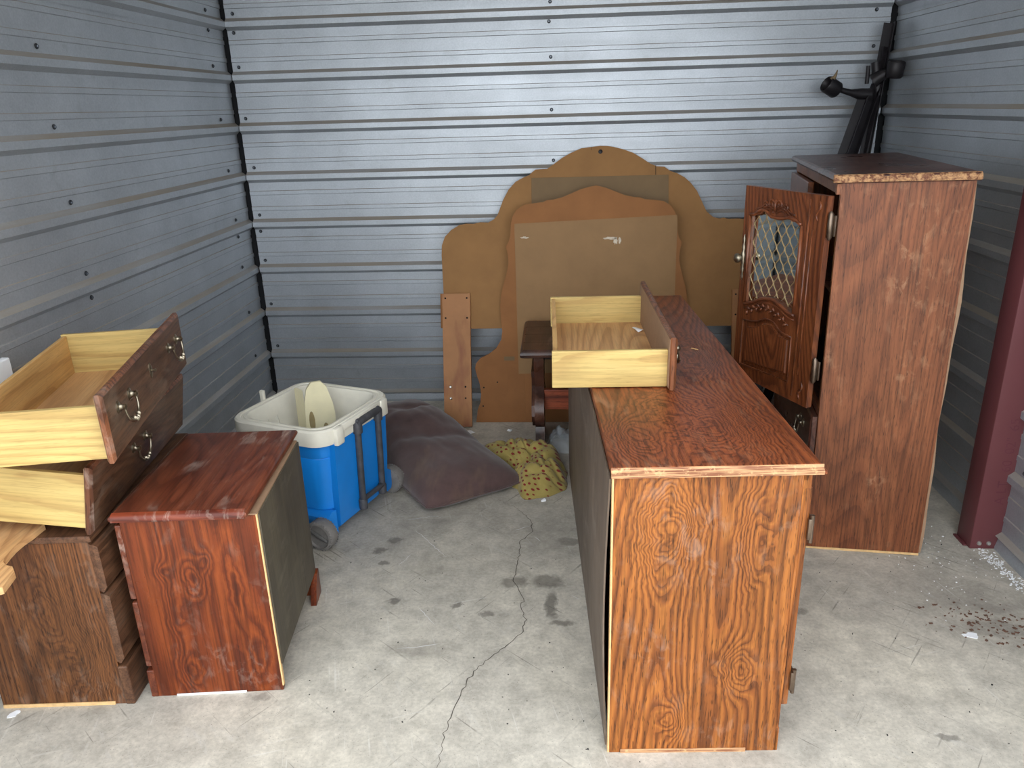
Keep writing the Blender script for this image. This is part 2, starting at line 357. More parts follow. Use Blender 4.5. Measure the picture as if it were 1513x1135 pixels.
RIB0, PITCH = 0.2735, 0.2320
def profile(z0, z1, off):
    """(depth, z) points of a ribbed sheet between z0 and z1; depth is how far it stands into the room"""
    pts = [(off, z0)]
    for i in range(-1, 12):
        zc = RIB0 + PITCH*i
        seq = [(-0.027, 0), (-0.0115, 0.019), (0.0115, 0.019), (0.027, 0)]
        for m in (1/3.0, 2/3.0):
            q = PITCH*m
            seq += [(q-0.011, 0), (q-0.0085, 0.0032), (q+0.0085, 0.0032), (q+0.011, 0)]
        for dz, d in seq:
            if z0+0.001 < zc+dz < z1-0.001: pts.append((off+d, zc+dz))
    pts.append((off, z1)); return pts

def sheet(parent, z0, z1, off, a0, a1, place):
    bm = nb(); pr = profile(z0, z1, off); rows = []
    n = 24; rnd = random.random()*10
    for j in range(n+1):
        a = a0+(a1-a0)*j/n
        rows.append([bm.verts.new(place(a, d + 0.0012*noise.noise((a*1.3+rnd, z*2.0, 0)), z)) for d, z in pr])
    for r0, r1 in zip(rows, rows[1:]):
        for i in range(len(pr)-1): bm.faces.new((r0[i], r1[i], r1[i+1], r0[i+1]))
    bmesh.ops.recalc_face_normals(bm, faces=bm.faces[:])
    return obj('panel', bm, METAL, parent)

LAPS = [0.035, RIB0+PITCH*3-0.052, RIB0+PITCH*7-0.052, ZC-0.02]
def wall(name, a0, a1, place, back):
    b = nb(); box(b, *back); w = struct(obj(name, b, BACKING))
    for i in range(3):
        sheet(w, LAPS[i], LAPS[i+1]+(0.012 if i < 2 else 0), 0.020+0.0022*i, a0, a1, place)
    # base angle along the slab
    b = nb(); pr = [(0.014, 0.0), (0.034, 0.0), (0.034, 0.012), (0.024, 0.055), (0.014, 0.055)]
    lp = [[place(a, d, z) for d, z in pr] for a in (a0, a1)]
    loft(b, lp); obj('base_trim', b, METAL, w)
    return w
_scr = {}
def screw(w, p, nrm):
    q = Vector((0, 0, 1)).rotation_difference(Vector(nrm)).to_matrix().to_4x4()
    if 'm' not in _scr:
        b = nb(); lathe(b, [(0.0082, 0), (0.0082, 0.0018), (0.0078, 0.0026)], seg=14)
        o = obj('screw_washer', b, WASHER, None, 40); _scr['m'] = o.data
        b = nb(); lathe(b, [(0.0048, 0.002), (0.0050, 0.0062), (0.0036, 0.0074)], seg=6)
        o2 = obj('screw_head', b, SCREW, None); _scr['h'] = o2.data
        bpy.data.objects.remove(o); bpy.data.objects.remove(o2)
    s = bpy.data.objects.new('screw', _scr['m']); C.objects.link(s); s.parent = w; s.matrix_local = Matrix.Translation(p) @ q
    h = bpy.data.objects.new('screw_head', _scr['h']); C.objects.link(h); h.parent = s

wb = wall('wall_back', XL+0.045, XR-0.05, lambda a, d, z: (a, YB-d, z), (XL-0.05, XR+0.05, YB+0.004, YB+0.05, 0, ZC))
wl = wall('wall_left', YF, YB-0.03, lambda a, d, z: (XL+d, a, z), (XL-0.05, XL-0.004, YF, YB+0.05, 0, ZC))
wr = wall('wall_right', YF, YB-0.03, lambda a, d, z: (XR-d, a, z), (XR+0.004, XR+0.05, YF, YB+0.05, 0, ZC))
ribs = [RIB0+PITCH*i for i in range(10)]
for x in (-1.52, -0.03, 1.435):
    for i, z in enumerate(ribs[:9]):
        dx = random.uniform(-0.006, 0.006)
        off = 0.020 + 0.0022*(0 if i < 3 else 1 if i < 7 else 2)
        screw(wb, (x+dx, YB-off-0.001, z+0.046), (0, -1, 0))
        if i in (3, 7): screw(wb, (x+dx-0.006, YB-off-0.0015, z-0.036), (0, -1, 0))
for y in (2.452, 3.72):
    for i, z in enumerate(ribs[:9]):
        off = 0.020 + 0.0022*(0 if i < 3 else 1 if i < 7 else 2)
        screw(wl, (XL+off+0.001, y, z+0.046), (1, 0, 0))
        if i in (3, 7): screw(wl, (XL+off+0.0015, y, z-0.036), (1, 0, 0))
for i, z in enumerate(ribs[:9]):
    off = 0.020 + 0.0022*(0 if i < 3 else 1 if i < 7 else 2)
    screw(wr, (XR-off-0.001, 2.36, z+0.046), (-1, 0, 0))

bm = nb(); box(bm, XL-0.05, XR+0.05, YF, YB+0.05, ZC, ZC+0.05)
struct(obj('ceiling', bm, plain('white_fill_ceiling', srgb(228, 228, 224), 0.8, 0, 0.04)))  # unseen ceiling, made white to bounce more fill light into the room
bm = nb(); box(bm, XL-1.5, XR+1.5, YF-0.03, YF-0.001, 2.42, ZC+0.05); box(bm, XL-1.5, XL+0.06, YF-0.03, YF-0.001, 0, 2.42); box(bm, XR-0.06, XR+1.5, YF-0.03, YF-0.001, 0, 2.42)
struct(obj('wall_front', bm, METAL))

# crack and scuffs in the slab
def ribbon(name, pts, w, mat, z=0.0006, jitter=0.3):
    bm = nb(); P = []
    pts = [Vector((p[0], p[1])) for p in pts]; fine = []
    for a, b in zip(pts, pts[1:]):
        n = max(2, int((b-a).length/0.012))
        for i in range(n):
            q = a.lerp(b, i/n); q += Vector((noise.noise((q.x*60, q.y*60, 3)), noise.noise((q.x*60, q.y*60, 9))))*0.006*jitter*2; fine.append(q)
    fine.append(pts[-1])
    for i, q in enumerate(fine):
        t = (fine[min(i+1, len(fine)-1)]-fine[max(i-1, 0)]).normalized(); nn = Vector((-t.y, t.x))
        ww = w*(0.45+0.9*abs(noise.noise((q.x*40, q.y*40, 1))))*min(1, 0.15+4*min(i, len(fine)-1-i)/len(fine))
        P.append((bm.verts.new((q.x+nn.x*ww, q.y+nn.y*ww, z)), bm.verts.new((q.x-nn.x*ww, q.y-nn.y*ww, z))))
    for a, b in zip(P, P[1:]): bm.faces.new((a[0], a[1], b[1], b[0]))
    bmesh.ops.recalc_face_normals(bm, faces=bm.faces[:])
    return obj(name, bm, mat, floor)
ribbon('crack', [(-.31,1.30),(-.302,1.429),(-.302,1.514),(-.286,1.619),(-.264,1.709),(-.237,1.778),(-.189,1.837),(-.152,1.883),(-.123,1.921),(-.114,1.996),(-.130,2.064),(-.125,2.10),(-.146,2.163),(-.161,2.194),(-.157,2.253),(-.149,2.381),(-.152,2.449),(-.105,2.521),(-.115,2.596),(-.18,2.701),(-.258,2.768)], 0.0020, CRACK, 0.0006, 0.9)
for pts in ([(-.55,2.52),(-.47,2.42),(-.41,2.34)], [(-.57,2.28),(-.535,2.36)], [(-.49,1.85),(-.42,1.86),(-.36,1.875)], [(-.46,2.05),(-.42,2.0),(-.39,1.96)], [(-.10,2.48),(-.075,2.45)], [(-.60,2.6),(-.50,2.63),(-.46,2.62)], [(0.03,2.12),(0.06,2.1)], [(-.18,2.52),(-.12,2.56)]):
    ribbon('scuff', pts, 0.0018, SCUFF, 0.0005, 0.5)

# ------------------------------------------------------------------ steel column by the right wall
t = thing('steel_column', 'maroon painted square steel column standing against the corrugated wall', 'column', (1.423, 2.417, 0))
b = nb(); box(b, 0, 0.0985, 0, 0.094, 0, ZC, bev=0.004); obj('tube', b, MAROON, t, 40)
b = nb(); box(b, -0.012, 0.0, 0.02, 0.094, 0, 0.006, bev=0.001); obj('base_plate', b, MAROON, t)
for x in (0.029, 0.061):
    b = nb(); lathe(b, [(0.008, 0), (0.008, -0.002), (0.0055, -0.006), (0.0001, -0.0066)], 'y', (x, 0, 0.023), 14); obj('bolt', b, BOLT, t, 50)
def stamp(txt, size, mat, parent, M, name):
    cu = bpy.data.curves.new('txt', 'FONT'); cu.body = txt; cu.size = size; cu.extrude = 0.0003; cu.align_x = 'CENTER'; cu.align_y = 'CENTER'
    o = bpy.data.objects.new('txt', cu); C.objects.link(o)
    me = bpy.data.meshes.new_from_object(o.evaluated_get(bpy.context.evaluated_depsgraph_get()))
    bpy.data.objects.remove(o)
    q = bpy.data.objects.new(name, me); C.objects.link(q); me.materials.append(mat); q.parent = parent; q.matrix_local = M
    return q
for z, s in ((0.47, '65'), (0.395, '02"'), (0.32, '60'), (0.22, 'A LT')):
    stamp(s, 0.045, MAROON_D, t, Matrix.Translation((0.068, -0.0004, z)) @ Euler((PI/2, 0, 0)).to_matrix().to_4x4() @ Euler((0, 0, PI/2)).to_matrix().to_4x4(), 'stamped_lettering')

# ------------------------------------------------------------------ hardware builders
def bail_pull(parent, at, horiz=0.075, drop=0.042, out=1.0, mat=None, turn=0.0):
    """bail pull on a face whose outward normal is local +x*out; at = centre between the posts"""
    mat = mat or BRASS; x, y, z = at
    bm = nb()
    for s in (-1, 1):
        yy = y+s*horiz/2
        lathe(bm, [(0.0001, -0.0005), (0.0125, -0.0005), (0.0125, 0.0025), (0.008, 0.004), (0.0055, 0.008), (0.0055, 0.016), (0.0075, 0.0185), (0.0001, 0.022)], 'x', (0, 0, 0), 14)
        vs = bm.verts[-14*8:]
        for v in vs: v.co = Vector((x+v.co.x*out, yy+v.co.y, z+v.co.z*1.25))
    path = []; rad = []
    for i in range(17):
        a = PI*i/16; path.append((x+out*(0.015+0.006*math.sin(a)), y-horiz/2*math.cos(a)*1.02, z-drop*math.sin(a)**0.8))
        rad.append(0.0032+0.0022*math.sin(a)**6)
    tube(bm, path, rad, 8)
    for i in range(-2, 3):
        yy = y+i*0.0075
        lathe(bm, [(0.003, -0.0028), (0.0066, 0.0), (0.003, 0.0028)], 'y', (x+out*0.021, yy, z-drop*(1-0.04*i*i)), 10)
    bmesh.ops.recalc_face_normals(bm, faces=bm.faces[:])
    return obj('bail_pull', bm, mat, parent, 50, 'aged metal bail pull')

def drawer(name, label, loc, yaw, pitch, roll, wf, hf, depth, hb, lip, fz, pulls=(0.175, 0.825), esc=True, group=None):
    t = thing(name, label, 'drawer', loc, yaw, pitch, roll, group)
    T = 0.019; bx0 = -depth
    b = nb(); loft(b, [[(x, y0, z0), (x, y1, z0), (x, y1, z1), (x, y0, z1)] for x, y0, y1, z0, z1 in
        ((-T, 0.004, wf-0.004, 0.004, hf-0.004), (-T+0.004, 0, wf, 0, hf), (-0.006, 0, wf, 0, hf), (0, 0.008, wf-0.008, 0.008, hf-0.008))])
    fr = obj('front', b, DARKOAK_Y, t, label='dark oak drawer front'); fr.data.materials.append(DARKOAK_E)
    for p in fr.data.polygons:
        if abs(p.normal.x) < 0.95: p.material_index = 1
    part('inner_face', RAWMDF, t, (-T-0.0015, -T, 0.006, wf-0.006, 0.006, hf-0.006), bev=0)
    y0, y1 = lip, wf-lip
    part('side', LOAK_X, t, (bx0, -T-0.001, y0, y0+0.013, fz, fz+hb))
    part('side', LOAK_X, t, (bx0, -T-0.001, y1-0.013, y1, fz, fz+hb))
    part('back', LOAK_Y, t, (bx0+0.004, bx0+0.016, y0+0.013, y1-0.013, fz+0.004, fz+hb-0.004))
    part('bottom', LOAKB, t, (bx0+0.016, -T-0.002, y0+0.013, y1-0.013, fz+0.008, fz+0.012), bev=0)
    for fy in pulls: bail_pull(t, (0, wf*fy, hf*0.64), 0.085, 0.050)
    if esc:
        b = nb(); lathe(b, [(0.011, 0), (0.011, 0.002), (0.007, 0.0045), (0.0001, 0.005)], 'x', (0, 0, 0), 14)
        for v in b.verts: v.co = Vector((v.co.x, wf*0.5+v.co.y*0.8, hf*0.62+v.co.z*1.9))
        lathe(b, [(0.004, 0), (0.003, 0.010), (0.0045, 0.014), (0.0001, 0.017)], 'x', (0, wf*0.5, hf*0.62), 10)
        obj('escutcheon', b, BRASS, t, 50)
    return t

# ------------------------------------------------------------------ long dresser with its end to the camera
LD = 1.50
t = thing('dresser', 'long low oak dresser with orange-brown end panel and scratched top', 'dresser', (0.110, 1.478, 0), 2.6)
part('side_panel', DRESS_Z, t, (0.003, 0.405, 0.0, 0.018, 0.0, 0.752), bev=0.001)
part('side_panel', DRESS_Z, t, (0.003, 0.405, LD-0.018, LD, 0.0, 0.752), bev=0.001)
part('edge_strip', PALE, t, (-0.001, 0.003, 0.0005, 0.0175, 0.0, 0.754), bev=0.0008, label='pale raw edge strip')
part('base_strip', EDGEWORN, t, (0.03, 0.335, -0.003, 0.0, 0.0, 0.011), bev=0.0008)
# warped back panel
b = nb(); nz, ny = 12, 24; g = {}
for i in range(ny+1):
    for j in range(nz+1):
        y = 0.012+(LD-0.02)*i/ny; z = 0.012+0.73*j/nz
        x = -0.006-0.010*math.sin(PI*j/nz)*max(0, 1-i/7.0)-0.005*math.sin(PI*j/nz)*math.sin(2.3*PI*i/ny)**2
        g[i, j] = (b.verts.new((x, y, z)), b.verts.new((x+0.004, y, z)))
for i in range(ny):
    for j in range(nz):
        for k_ in (0, 1): b.faces.new((g[i,j][k_], g[i+1,j][k_], g[i+1,j+1][k_], g[i,j+1][k_]))
for j in range(nz):
    for i in (0, ny): b.faces.new((g[i,j][0], g[i,j][1], g[i,j+1][1], g[i,j+1][0]))
for i in range(ny):
    for j in (0, nz): b.faces.new((g[i,j][0], g[i,j][1], g[i+1,j][1], g[i+1,j][0]))
bmesh.ops.recalc_face_normals(b, faces=b.faces[:])
obj('back_panel', b, BACKP, t, 60, 'dull brown hardboard back panel')
part('bottom_board', DRESS_Y, t, (0.003, 0.40, 0.018, LD-0.018, 0.06, 0.075))
b = nb(); slab(b, -0.004, 0.447, -0.013, LD+0.03, [(0.004, 0.008, 0.006, 0.006, 0.753), (0.0, 0.0, 0.0, 0.0, 0.757), (0.0, 0.0, 0.0, 0.0, 0.764), (0.0, 0.006, 0.007, 0.007, 0.768), (0.0, 0.010, 0.008, 0.010, 0.777), (0.002, 0.013, 0.010, 0.012, 0.778)])
top = obj('top', b, DRESS_Y, t)
b = nb(); loft(b, [[(x, -0.0138, 0.7555), (x, -0.0138, 0.7645), (x, -0.0075, 0.7688), (x, -0.006, 0.7765), (x, -0.0045, 0.7768), (x, -0.0045, 0.7545)] for x in (-0.0045, 0.4475-0.006)])
obj('top_edge', b, EDGEWORN, t, label='worn pale moulded edge of the top')
part('face_frame', DRESS_Z, t, (0.405, 0.423, 0.0, 0.03, 0.716, 0.751), (0.405, 0.420, 0.0, LD, 0.735, 0.751), (0.405, 0.413, 0.0, LD, 0.0, 0.07), (0.405, 0.411, 0.0, 0.03, 0.0, 0.72), (0.405, 0.411, LD/3-0.015, LD/3+0.015, 0.07, 0.735), (0.405, 0.411, 2*LD/3-0.015, 2*LD/3+0.015, 0.07, 0.735))
for i in range(3):
    y0 = LD/3*i+0.004; y1 = LD/3*(i+1)-0.004
    if i == 0:
        d = part('door', DRESS_Z, t, (0.412, 0.430, y0+0.006, y1, 0.13, 0.715), bev=0.004)
        part('raised_panel', DOOR_Z, d, (0.430, 0.435, y0+0.07, y1-0.07, 0.20, 0.64), bev=0.004)
        bail_pull(d, (0.430, y1-0.06, 0.45), 0.05, 0.035)
        for z in (0.615, 0.205):
            b = nb(); box(b, 0.4305, 0.4345, y0+0.002, y0+0.022, z-0.03, z+0.03, bev=0.0015); box(b, 0.426, 0.434, y0-0.004, y0+0.004, z-0.026, z+0.026, bev=0.002)
            tube(b, [(0.435, y0+0.001, z-0.034), (0.435, y0+0.001, z+0.034)], 0.0045, 10)
            obj('hinge', b, BRONZE, d, 40, 'dark bronze hinge')
    else:
        for z0, z1 in ((0.09, 0.30), (0.31, 0.52), (0.53, 0.72)):
            d = part('drawer_front', DRESS_Y, t, (0.412, 0.430, y0, y1, z0, z1), bev=0.005)
            bail_pull(d, (0.430, (y0+y1)/2, (z0+z1)/2+0.015))

# drawer lying on the dresser top
drw_y, drw_r = 1.949, math.radians(0.9)
drawer('drawer', 'empty pale oak drawer resting across the long dresser top', (0.3055, 1.930, 0.7795), 0.9, 0, 0, 0.682, 0.146, 0.327, 0.103, 0.029, 0.001)
sc = nb()
for (x, y, r) in ((0.256, 2.46, 0.022),):
    v = [sc.verts.new((x+r*math.cos(a)*random.uniform(.6, 1), y+r*math.sin(a)*random.uniform(.6, 1), 0.7925+random.uniform(0, .012))) for a in [i*PI/4 for i in range(8)]]
    sc.faces.new(v)
tag(obj('paper_scrap', sc, WHITE), 'crumpled white scrap lying in the drawer on the dresser', 'paper scrap')
sc = nb(); box(sc, 0.235, 0.250, 2.072, 2.080, 0.7925, 0.7955, bev=0.0005)
tag(obj('wood_chip', sc, PALE), 'small pale wood chip lying in the drawer on the dresser', 'wood chip')
sc = nb(); box(sc, -0.012, 0.012, -0.0018, 0.0018, 0, 0.002)
o = tag(obj('wood_splinter', sc, PALE), 'thin pale splinter lying on the long dresser top', 'wood chip'); o.location = (0.415, 2.30, 0.778); o.rotation_euler.z = -0.75

# ------------------------------------------------------------------ tall cabinet with an open mirrored door
HC, DC, LC = 1.282, 0.373, 0.90
arm = thing('tall_cabinet', 'tall brown oak cabinet with chipped top edge and open mirrored door', 'cabinet', (0.8635, 2.421, -0.002), -8.0, 0, -0.8)
part('side_panel', ARM_Z, arm, (0.0, DC-0.004, 0.0, 0.018, 0.003, HC-0.022), bev=0.001)
part('side_panel', ARM_Z, arm, (0.0, DC-0.004, LC-0.018, LC, 0.003, HC-0.022), bev=0.001)
b = nb(); lp = []
for j in range(25):
    z = 0.01+(HC-0.035)*j/24; w_ = 0.0035*math.sin(z*9.0)+0.002*math.sin(z*23)
    lp.append([(DC-0.005, 0.0005, z), (DC+0.001+w_, 0.0005, z), (DC+0.001+w_, LC, z), (DC-0.005, LC, z)])
loft(b, lp); obj('back_panel', b, RAWMDF, arm, label='pale warped hardboard back')
part('base_strip', PALE, arm, (0.0, DC-0.004, -0.003, 0.0005, 0.0, 0.008), bev=0.0008)
part('bottom_board', ARM_Y, arm, (0.012, DC-0.006, 0.018, LC-0.018, 0.05, 0.066))
part('shelf', ARM_Y, arm, (0.012, DC-0.006, 0.018, LC-0.018, 0.505, 0.522))
part('shelf', ARM_Y, arm, (0.05, DC-0.006, 0.018, LC-0.018, 0.86, 0.876))
b = nb(); slab(b, -0.024, DC+0.004, -0.014, LC+0.014, [(0.012, 0.0, 0.004, 0.012, HC-0.024), (0.004, 0.0, 0.002, 0.004, HC-0.021), (0.0, 0.0, 0.0, 0.0, HC-0.014), (0.005, 0.001, 0.002, 0.005, HC-0.004), (0.012, 0.001, 0.006, 0.012, HC)])
obj('top', b, ARM_Y, arm)
# chipped near edge of the top
b = nb(); lp = []
for i in range(49):
    x = -0.025+(DC+0.030)*i/48; q = 0.003*noise.noise((x*45, 0, 1)); q2 = 0.002*noise.noise((x*70, 5, 1))
    lp.append([(x, -0.0165+q, HC-0.021), (x, -0.0185+q2, HC-0.015), (x, -0.012+q, HC-0.003+q2), (x, -0.006+q, HC+0.0012), (x, 0.0, HC-0.001), (x, 0.0, HC-0.0235)])
loft(b, lp); obj('chipped_edge', b, CHIPPED, arm, label='raw chipped front edge of the top')
for nm, bx_ in (('frieze_rail', (-0.002, 0.016, 0.001, LC, HC-0.06, HC-0.024)), ('corner_block', (-0.012, 0.002, -0.0, 0.02, HC-0.058, HC-0.026)), ('base_rail', (0.0, 0.014, 0.0, LC, 0.0, 0.055)), ('middle_rail', (0.0, 0.014, 0.018, LC-0.018, 0.500, 0.525))): part(nm, ARM_Z, arm, bx_, bev=0.001)
d2 = part('door', DOOR_Z, arm, (-0.021, -0.001, 0.462, LC-0.004, 0.532, 1.218), bev=0.004)
part('lower_panel', DOOR_Z, d2, (-0.027, -0.021, 0.55, LC-0.09, 0.58, 0.75), bev=0.004)
part('mirror_pane', MIRROR, d2, (-0.0225, -0.021, 0.55, LC-0.09, 0.83, 1.12), bev=0)
for z0, z1 in ((0.06, 0.275), (0.283, 0.498)):
    d = nb(); loft(d, [[(x, y0, a), (x, y1, a), (x, y1, c_), (x, y0, c_)] for x, y0, y1, a, c_ in ((-0.001, 0.008, LC-0.008, z0, z1), (-0.016, 0.008, LC-0.008, z0, z1), (-0.022, 0.014, LC-0.014, z0+0.006, z1-0.006))])
    d = obj('drawer_front', d, ARM_Y, arm)
    for y in (0.16, LC-0.16): bail_pull(d, (-0.022, y, (z0+z1)/2+0.035), 0.06, 0.045, -1.0)

# the open door, built in its own frame: x from hinge to free edge, y out of the carved face, z up
arm_M = Matrix.Translation(arm.location) @ arm.rotation_euler.to_matrix().to_4x4()
door_M = arm_M.inverted() @ (Matrix.Translation((0.813, 2.425, 0.530)) @ Matrix.Rotation(math.atan2(0.375, -0.16), 4, 'Z'))
DW, DH = 0.408, 0.688
win_top = [(0.108, 0.586), (0.117, 0.589), (0.128, 0.594), (0.139, 0.600), (0.160, 0.603), (0.180, 0.600), (0.202, 0.594), (0.230, 0.593), (0.257, 0.594), (0.272, 0.602), (0.288, 0.612), (0.305, 0.613), (0.322, 0.607), (0.334, 0.599), (0.346, 0.592), (0.370, 0.589)]
arch = [(0.100, 0.297), (0.116, 0.296), (0.132, 0.300), (0.150, 0.306), (0.170, 0.315), (0.192, 0.321), (0.212, 0.324), (0.232, 0.324), (0.255, 0.320), (0.278, 0.314), (0.300, 0.303), (0.324, 0.292), (0.345, 0.284), (0.370, 0.279)]
low_top = [(0.103, 0.217), (0.130, 0.218), (0.161, 0.222), (0.180, 0.235), (0.198, 0.245), (0.222, 0.249), (0.245, 0.247), (0.265, 0.237), (0.285, 0.228), (0.325, 0.219), (0.367, 0.215)]
def sh(pts, dx, dz): return [(x+dx, z+dz) for x, z in pts]
b = nb(); TH = 0.021
prism(b, [(0, 0), (0.102, 0), (0.102, DH), (0, DH)], 'y', -TH, 0)
prism(b, [(0.372, 0), (DW, 0), (DW, DH), (0.372, DH)], 'y', -TH, 0)
prism(b, [(0.102, DH)] + [(max(0.102, min(0.372, x)), z) for x, z in [(0.102, 0.585)] + win_top + [(0.372, 0.589)]] + [(0.372, DH)], 'y', -TH, 0)
prism(b, [(0.102, 0.217)] + [(max(0.102, min(0.372, x)), z) for x, z in reversed([(0.372, 0.279)] + [(p) for p in reversed(arch)][0:0] + list(reversed(arch)))] [::-1][::-1] + [(0.372, 0.279), (0.372, 0.215)] + [(max(0.102, min(0.372, x)), z) for x, z in reversed(low_top)], 'y', -TH, 0)
prism(b, [(0.102, 0), (0.372, 0), (0.372, 0.045), (0.102, 0.056)], 'y', -TH, 0)
door = obj('door', b, DOOR_Z, arm, label='open carved oak door with mirrored window'); door.matrix_local = door_M
b = nb(); prism(b, [(0.090, 0.27), (0.384, 0.27), (0.384, 0.63), (0.090, 0.63)], 'y', -0.0175, -0.0135); obj('mirror_pane', b, MIRROR, door, label='mirror pane')
b = nb(); prism(b, [(0.09, 0.03), (0.384, 0.03), (0.384, 0.262), (0.09, 0.262)], 'y', -0.0175, -0.010); obj('panel_back', b, DOOR_Z, door)
# raised lower panel with bevelled border
inner = [(0.122, 0.083), (0.352, 0.062), (0.345, 0.190), (0.318, 0.194), (0.290, 0.205), (0.262, 0.222), (0.240, 0.228), (0.215, 0.226), (0.195, 0.215), (0.170, 0.203), (0.124, 0.200)]
cx = sum(p[0] for p in inner)/len(inner); cz = sum(p[1] for p in inner)/len(inner)
b = nb(); loft(b, [[(cx+(x-cx)*s, y, cz+(z-cz)*s) for x, z in inner] for s, y in ((1.10, -0.011), (1.08, -0.0065), (1.0, -0.0055), (0.98, -0.001), (0.97, 0.0))]); obj('lower_panel', b, DOOR_Z, door)
# mouldings round window and panel
def rib(name, pts, r, y, mat=DOOR_Z):
    bm = nb(); tube(bm, [(x, y, z) for x, z in pts], r, 8); return obj(name, bm, mat, door, 180)
rib('moulding', sh(win_top, 0, 0.003), 0.006, 0.001, DOOR_X); rib('moulding', sh(arch, 0, -0.004), 0.0065, 0.001, DOOR_X)
rib('moulding', [(0.372, 0.279), (0.372, 0.589)], 0.006, 0.0005); rib('moulding', [(0.104, 0.297), (0.104, 0.586)], 0.006, 0.0005)
rib('moulding', sh(arch, 0, -0.020), 0.0025, 0.0005, DOOR_X); rib('moulding', low_top, 0.003, 0.0008, DOOR_X)
rib('moulding', [(0.367, 0.215), (0.371, 0.046), (0.100, 0.060), (0.103, 0.217)], 0.003, 0.0008)
rib('moulding', [(0.075, 0.02), (0.075, 0.672)], 0.0035, 0.0005); rib('moulding', [(0.055, 0.10), (0.055, 0.58)], 0.0028, 0.0005)
def scroll(cx_, cz_, s, r0, turns=1.3, fx=1, w=0.003):
    pts = []
    for i in range(26):
        a = i/25*turns*2*PI; r = r0*(1-0.8*i/25); pts.append((cx_+fx*r*math.cos(a)*s, cz_+r*math.sin(a)*s))
    return pts
b = nb()
for fx in (-1, 1):
    for (dx, dz, r0, w) in ((0.020, 0.638, 0.017, 0.0038), (0.052, 0.632, 0.014, 0.003)):
        tube(b, [(x, 0.0015, z) for x, z in scroll(0.240+fx*dx, dz, 1, r0, 1.2, -fx)], w, 6)
    for off in (0.0, 0.010, 0.019):
        tube(b, [(0.240+fx*(0.008+u*0.092), 0.0012, 0.612+off+0.010*math.sin(u*PI*1.6)-0.006*u) for u in [i/14 for i in range(15)]], 0.0032, 6)
tube(b, [(0.240, 0.0015, 0.618), (0.240, 0.002, 0.655)], [0.0085, 0.003], 8)
obj('carving', b, DOOR_X, door, 180, 'carved scrollwork')
b = nb()
tube(b, [(0.125+0.225*u, 0.001, 0.252+0.034*math.sin(PI*u)) for u in [i/20 for i in range(21)]], 0.0022, 6)
for i in range(17):
    u = (i+0.5)/17; x = 0.125+0.225*u; z = 0.252+0.034*math.sin(PI*u); s = 1 if i % 2 else -1
    an = math.atan2(0.034*PI*math.cos(PI*u), 0.225) + s*0.9
    p = [(x+0.019*q*math.cos(an), 0.001+0.004*math.sin(PI*q), z+0.019*q*math.sin(an)) for q in (0, .25, .5, .75, 1)]
    tube(b, p, [0.0012, 0.0042, 0.005, 0.0035, 0.0008], 6)
lathe(b, [(0.0001, 0.0), (0.010, 0.001), (0.008, 0.005), (0.003, 0.007), (0.0001, 0.007)], 'y', (0.240, 0, 0.286), 10)
obj('carving', b, DOOR_X, door, 180, 'carved leaf spray')
for zz in (0.64, 0.05):
    b = nb(); tube(b, [(0.036+0.008*math.sin(u*2*PI), 0.0008, zz-0.03+0.06*u) for u in [i/12 for i in range(13)]], [0.0015+0.003*math.sin(PI*i/12) for i in range(13)], 6); obj('carving', b, DOOR_X, door, 180, 'carved corner drop')
# gold lattice on the mirror
b = nb(); per = 0.0212; q_ = 0.031
def inside(x, z):
    if not (0.108 < x < 0.366): return False
    zt = zb = None
    for (a, c_) in zip(win_top, win_top[1:]):
        if a[0] <= x <= c_[0]: zt = a[1]+(c_[1]-a[1])*(x-a[0])/(c_[0]-a[0])
    for (a, c_) in zip(arch, arch[1:]):
        if a[0] <= x <= c_[0]: zb = a[1]+(c_[1]-a[1])*(x-a[0])/(c_[0]-a[0])
    return zt and zb and zb+0.003 < z < zt-0.003
for kx in range(-1, 16):
    run = []
    for i in range(120):
        z = 0.275+0.0029*i; x = 0.098+kx*per + (1 if kx % 2 else -1)*per*0.46*math.cos(PI*(z-0.28)/q_)
        if inside(x, z): run.append((x, -0.0125, z))
        else:
            if len(run) > 2: tube(b, run, 0.0013, 6)
            run = []
    if len(run) > 2: tube(b, run, 0.0013, 6)
obj('lattice', b, LATTICE, door, 180, 'gold ogee lattice over the mirror')
# knob with a tall scrolled back plate on the free stile
b = nb()
pl = [(0.010, 0.0), (0.013, 0.012), (0.006, 0.026), (0.010, 0.038), (0.004, 0.054), (0.007, 0.066), (0.0015, 0.082)]
tube(b, [(0.391, 0.003, 0.438+s) for s in [-p[1] for p in reversed(pl)] + [p[1] for p in pl[1:]]], [p[0]*0.85 for p in reversed(pl)] + [p[0]*0.85 for p in pl[1:]], 8)
obj('back_plate', b, BRASS, door, 50, 'scrolled metal back plate')
b = nb(); lathe(b, [(0.006, 0.002), (0.005, 0.012), (0.011, 0.016), (0.0165, 0.024), (0.0165, 0.030), (0.011, 0.036), (0.0001, 0.038)], 'y', (0.393, 0, 0.438), 18); obj('knob', b, BRASS, door, 60, 'round fluted metal knob')
for z in (0.600, 0.134):
    b = nb(); box(b, -0.026, -0.001, -0.018, -0.012, z-0.032, z+0.032, bev=0.002); box(b, -0.010, 0.014, -0.024, -0.021, z-0.026, z+0.026, bev=0.001)
    tube(b, [(-0.012, -0.006, z-0.044), (-0.012, -0.006, z-0.036), (-0.012, -0.006, z+0.036), (-0.012, -0.006, z+0.044)], [0.003, 0.0085, 0.0085, 0.003], 10)
    obj('hinge', b, BRONZE, door, 40, 'bronze cabinet hinge')

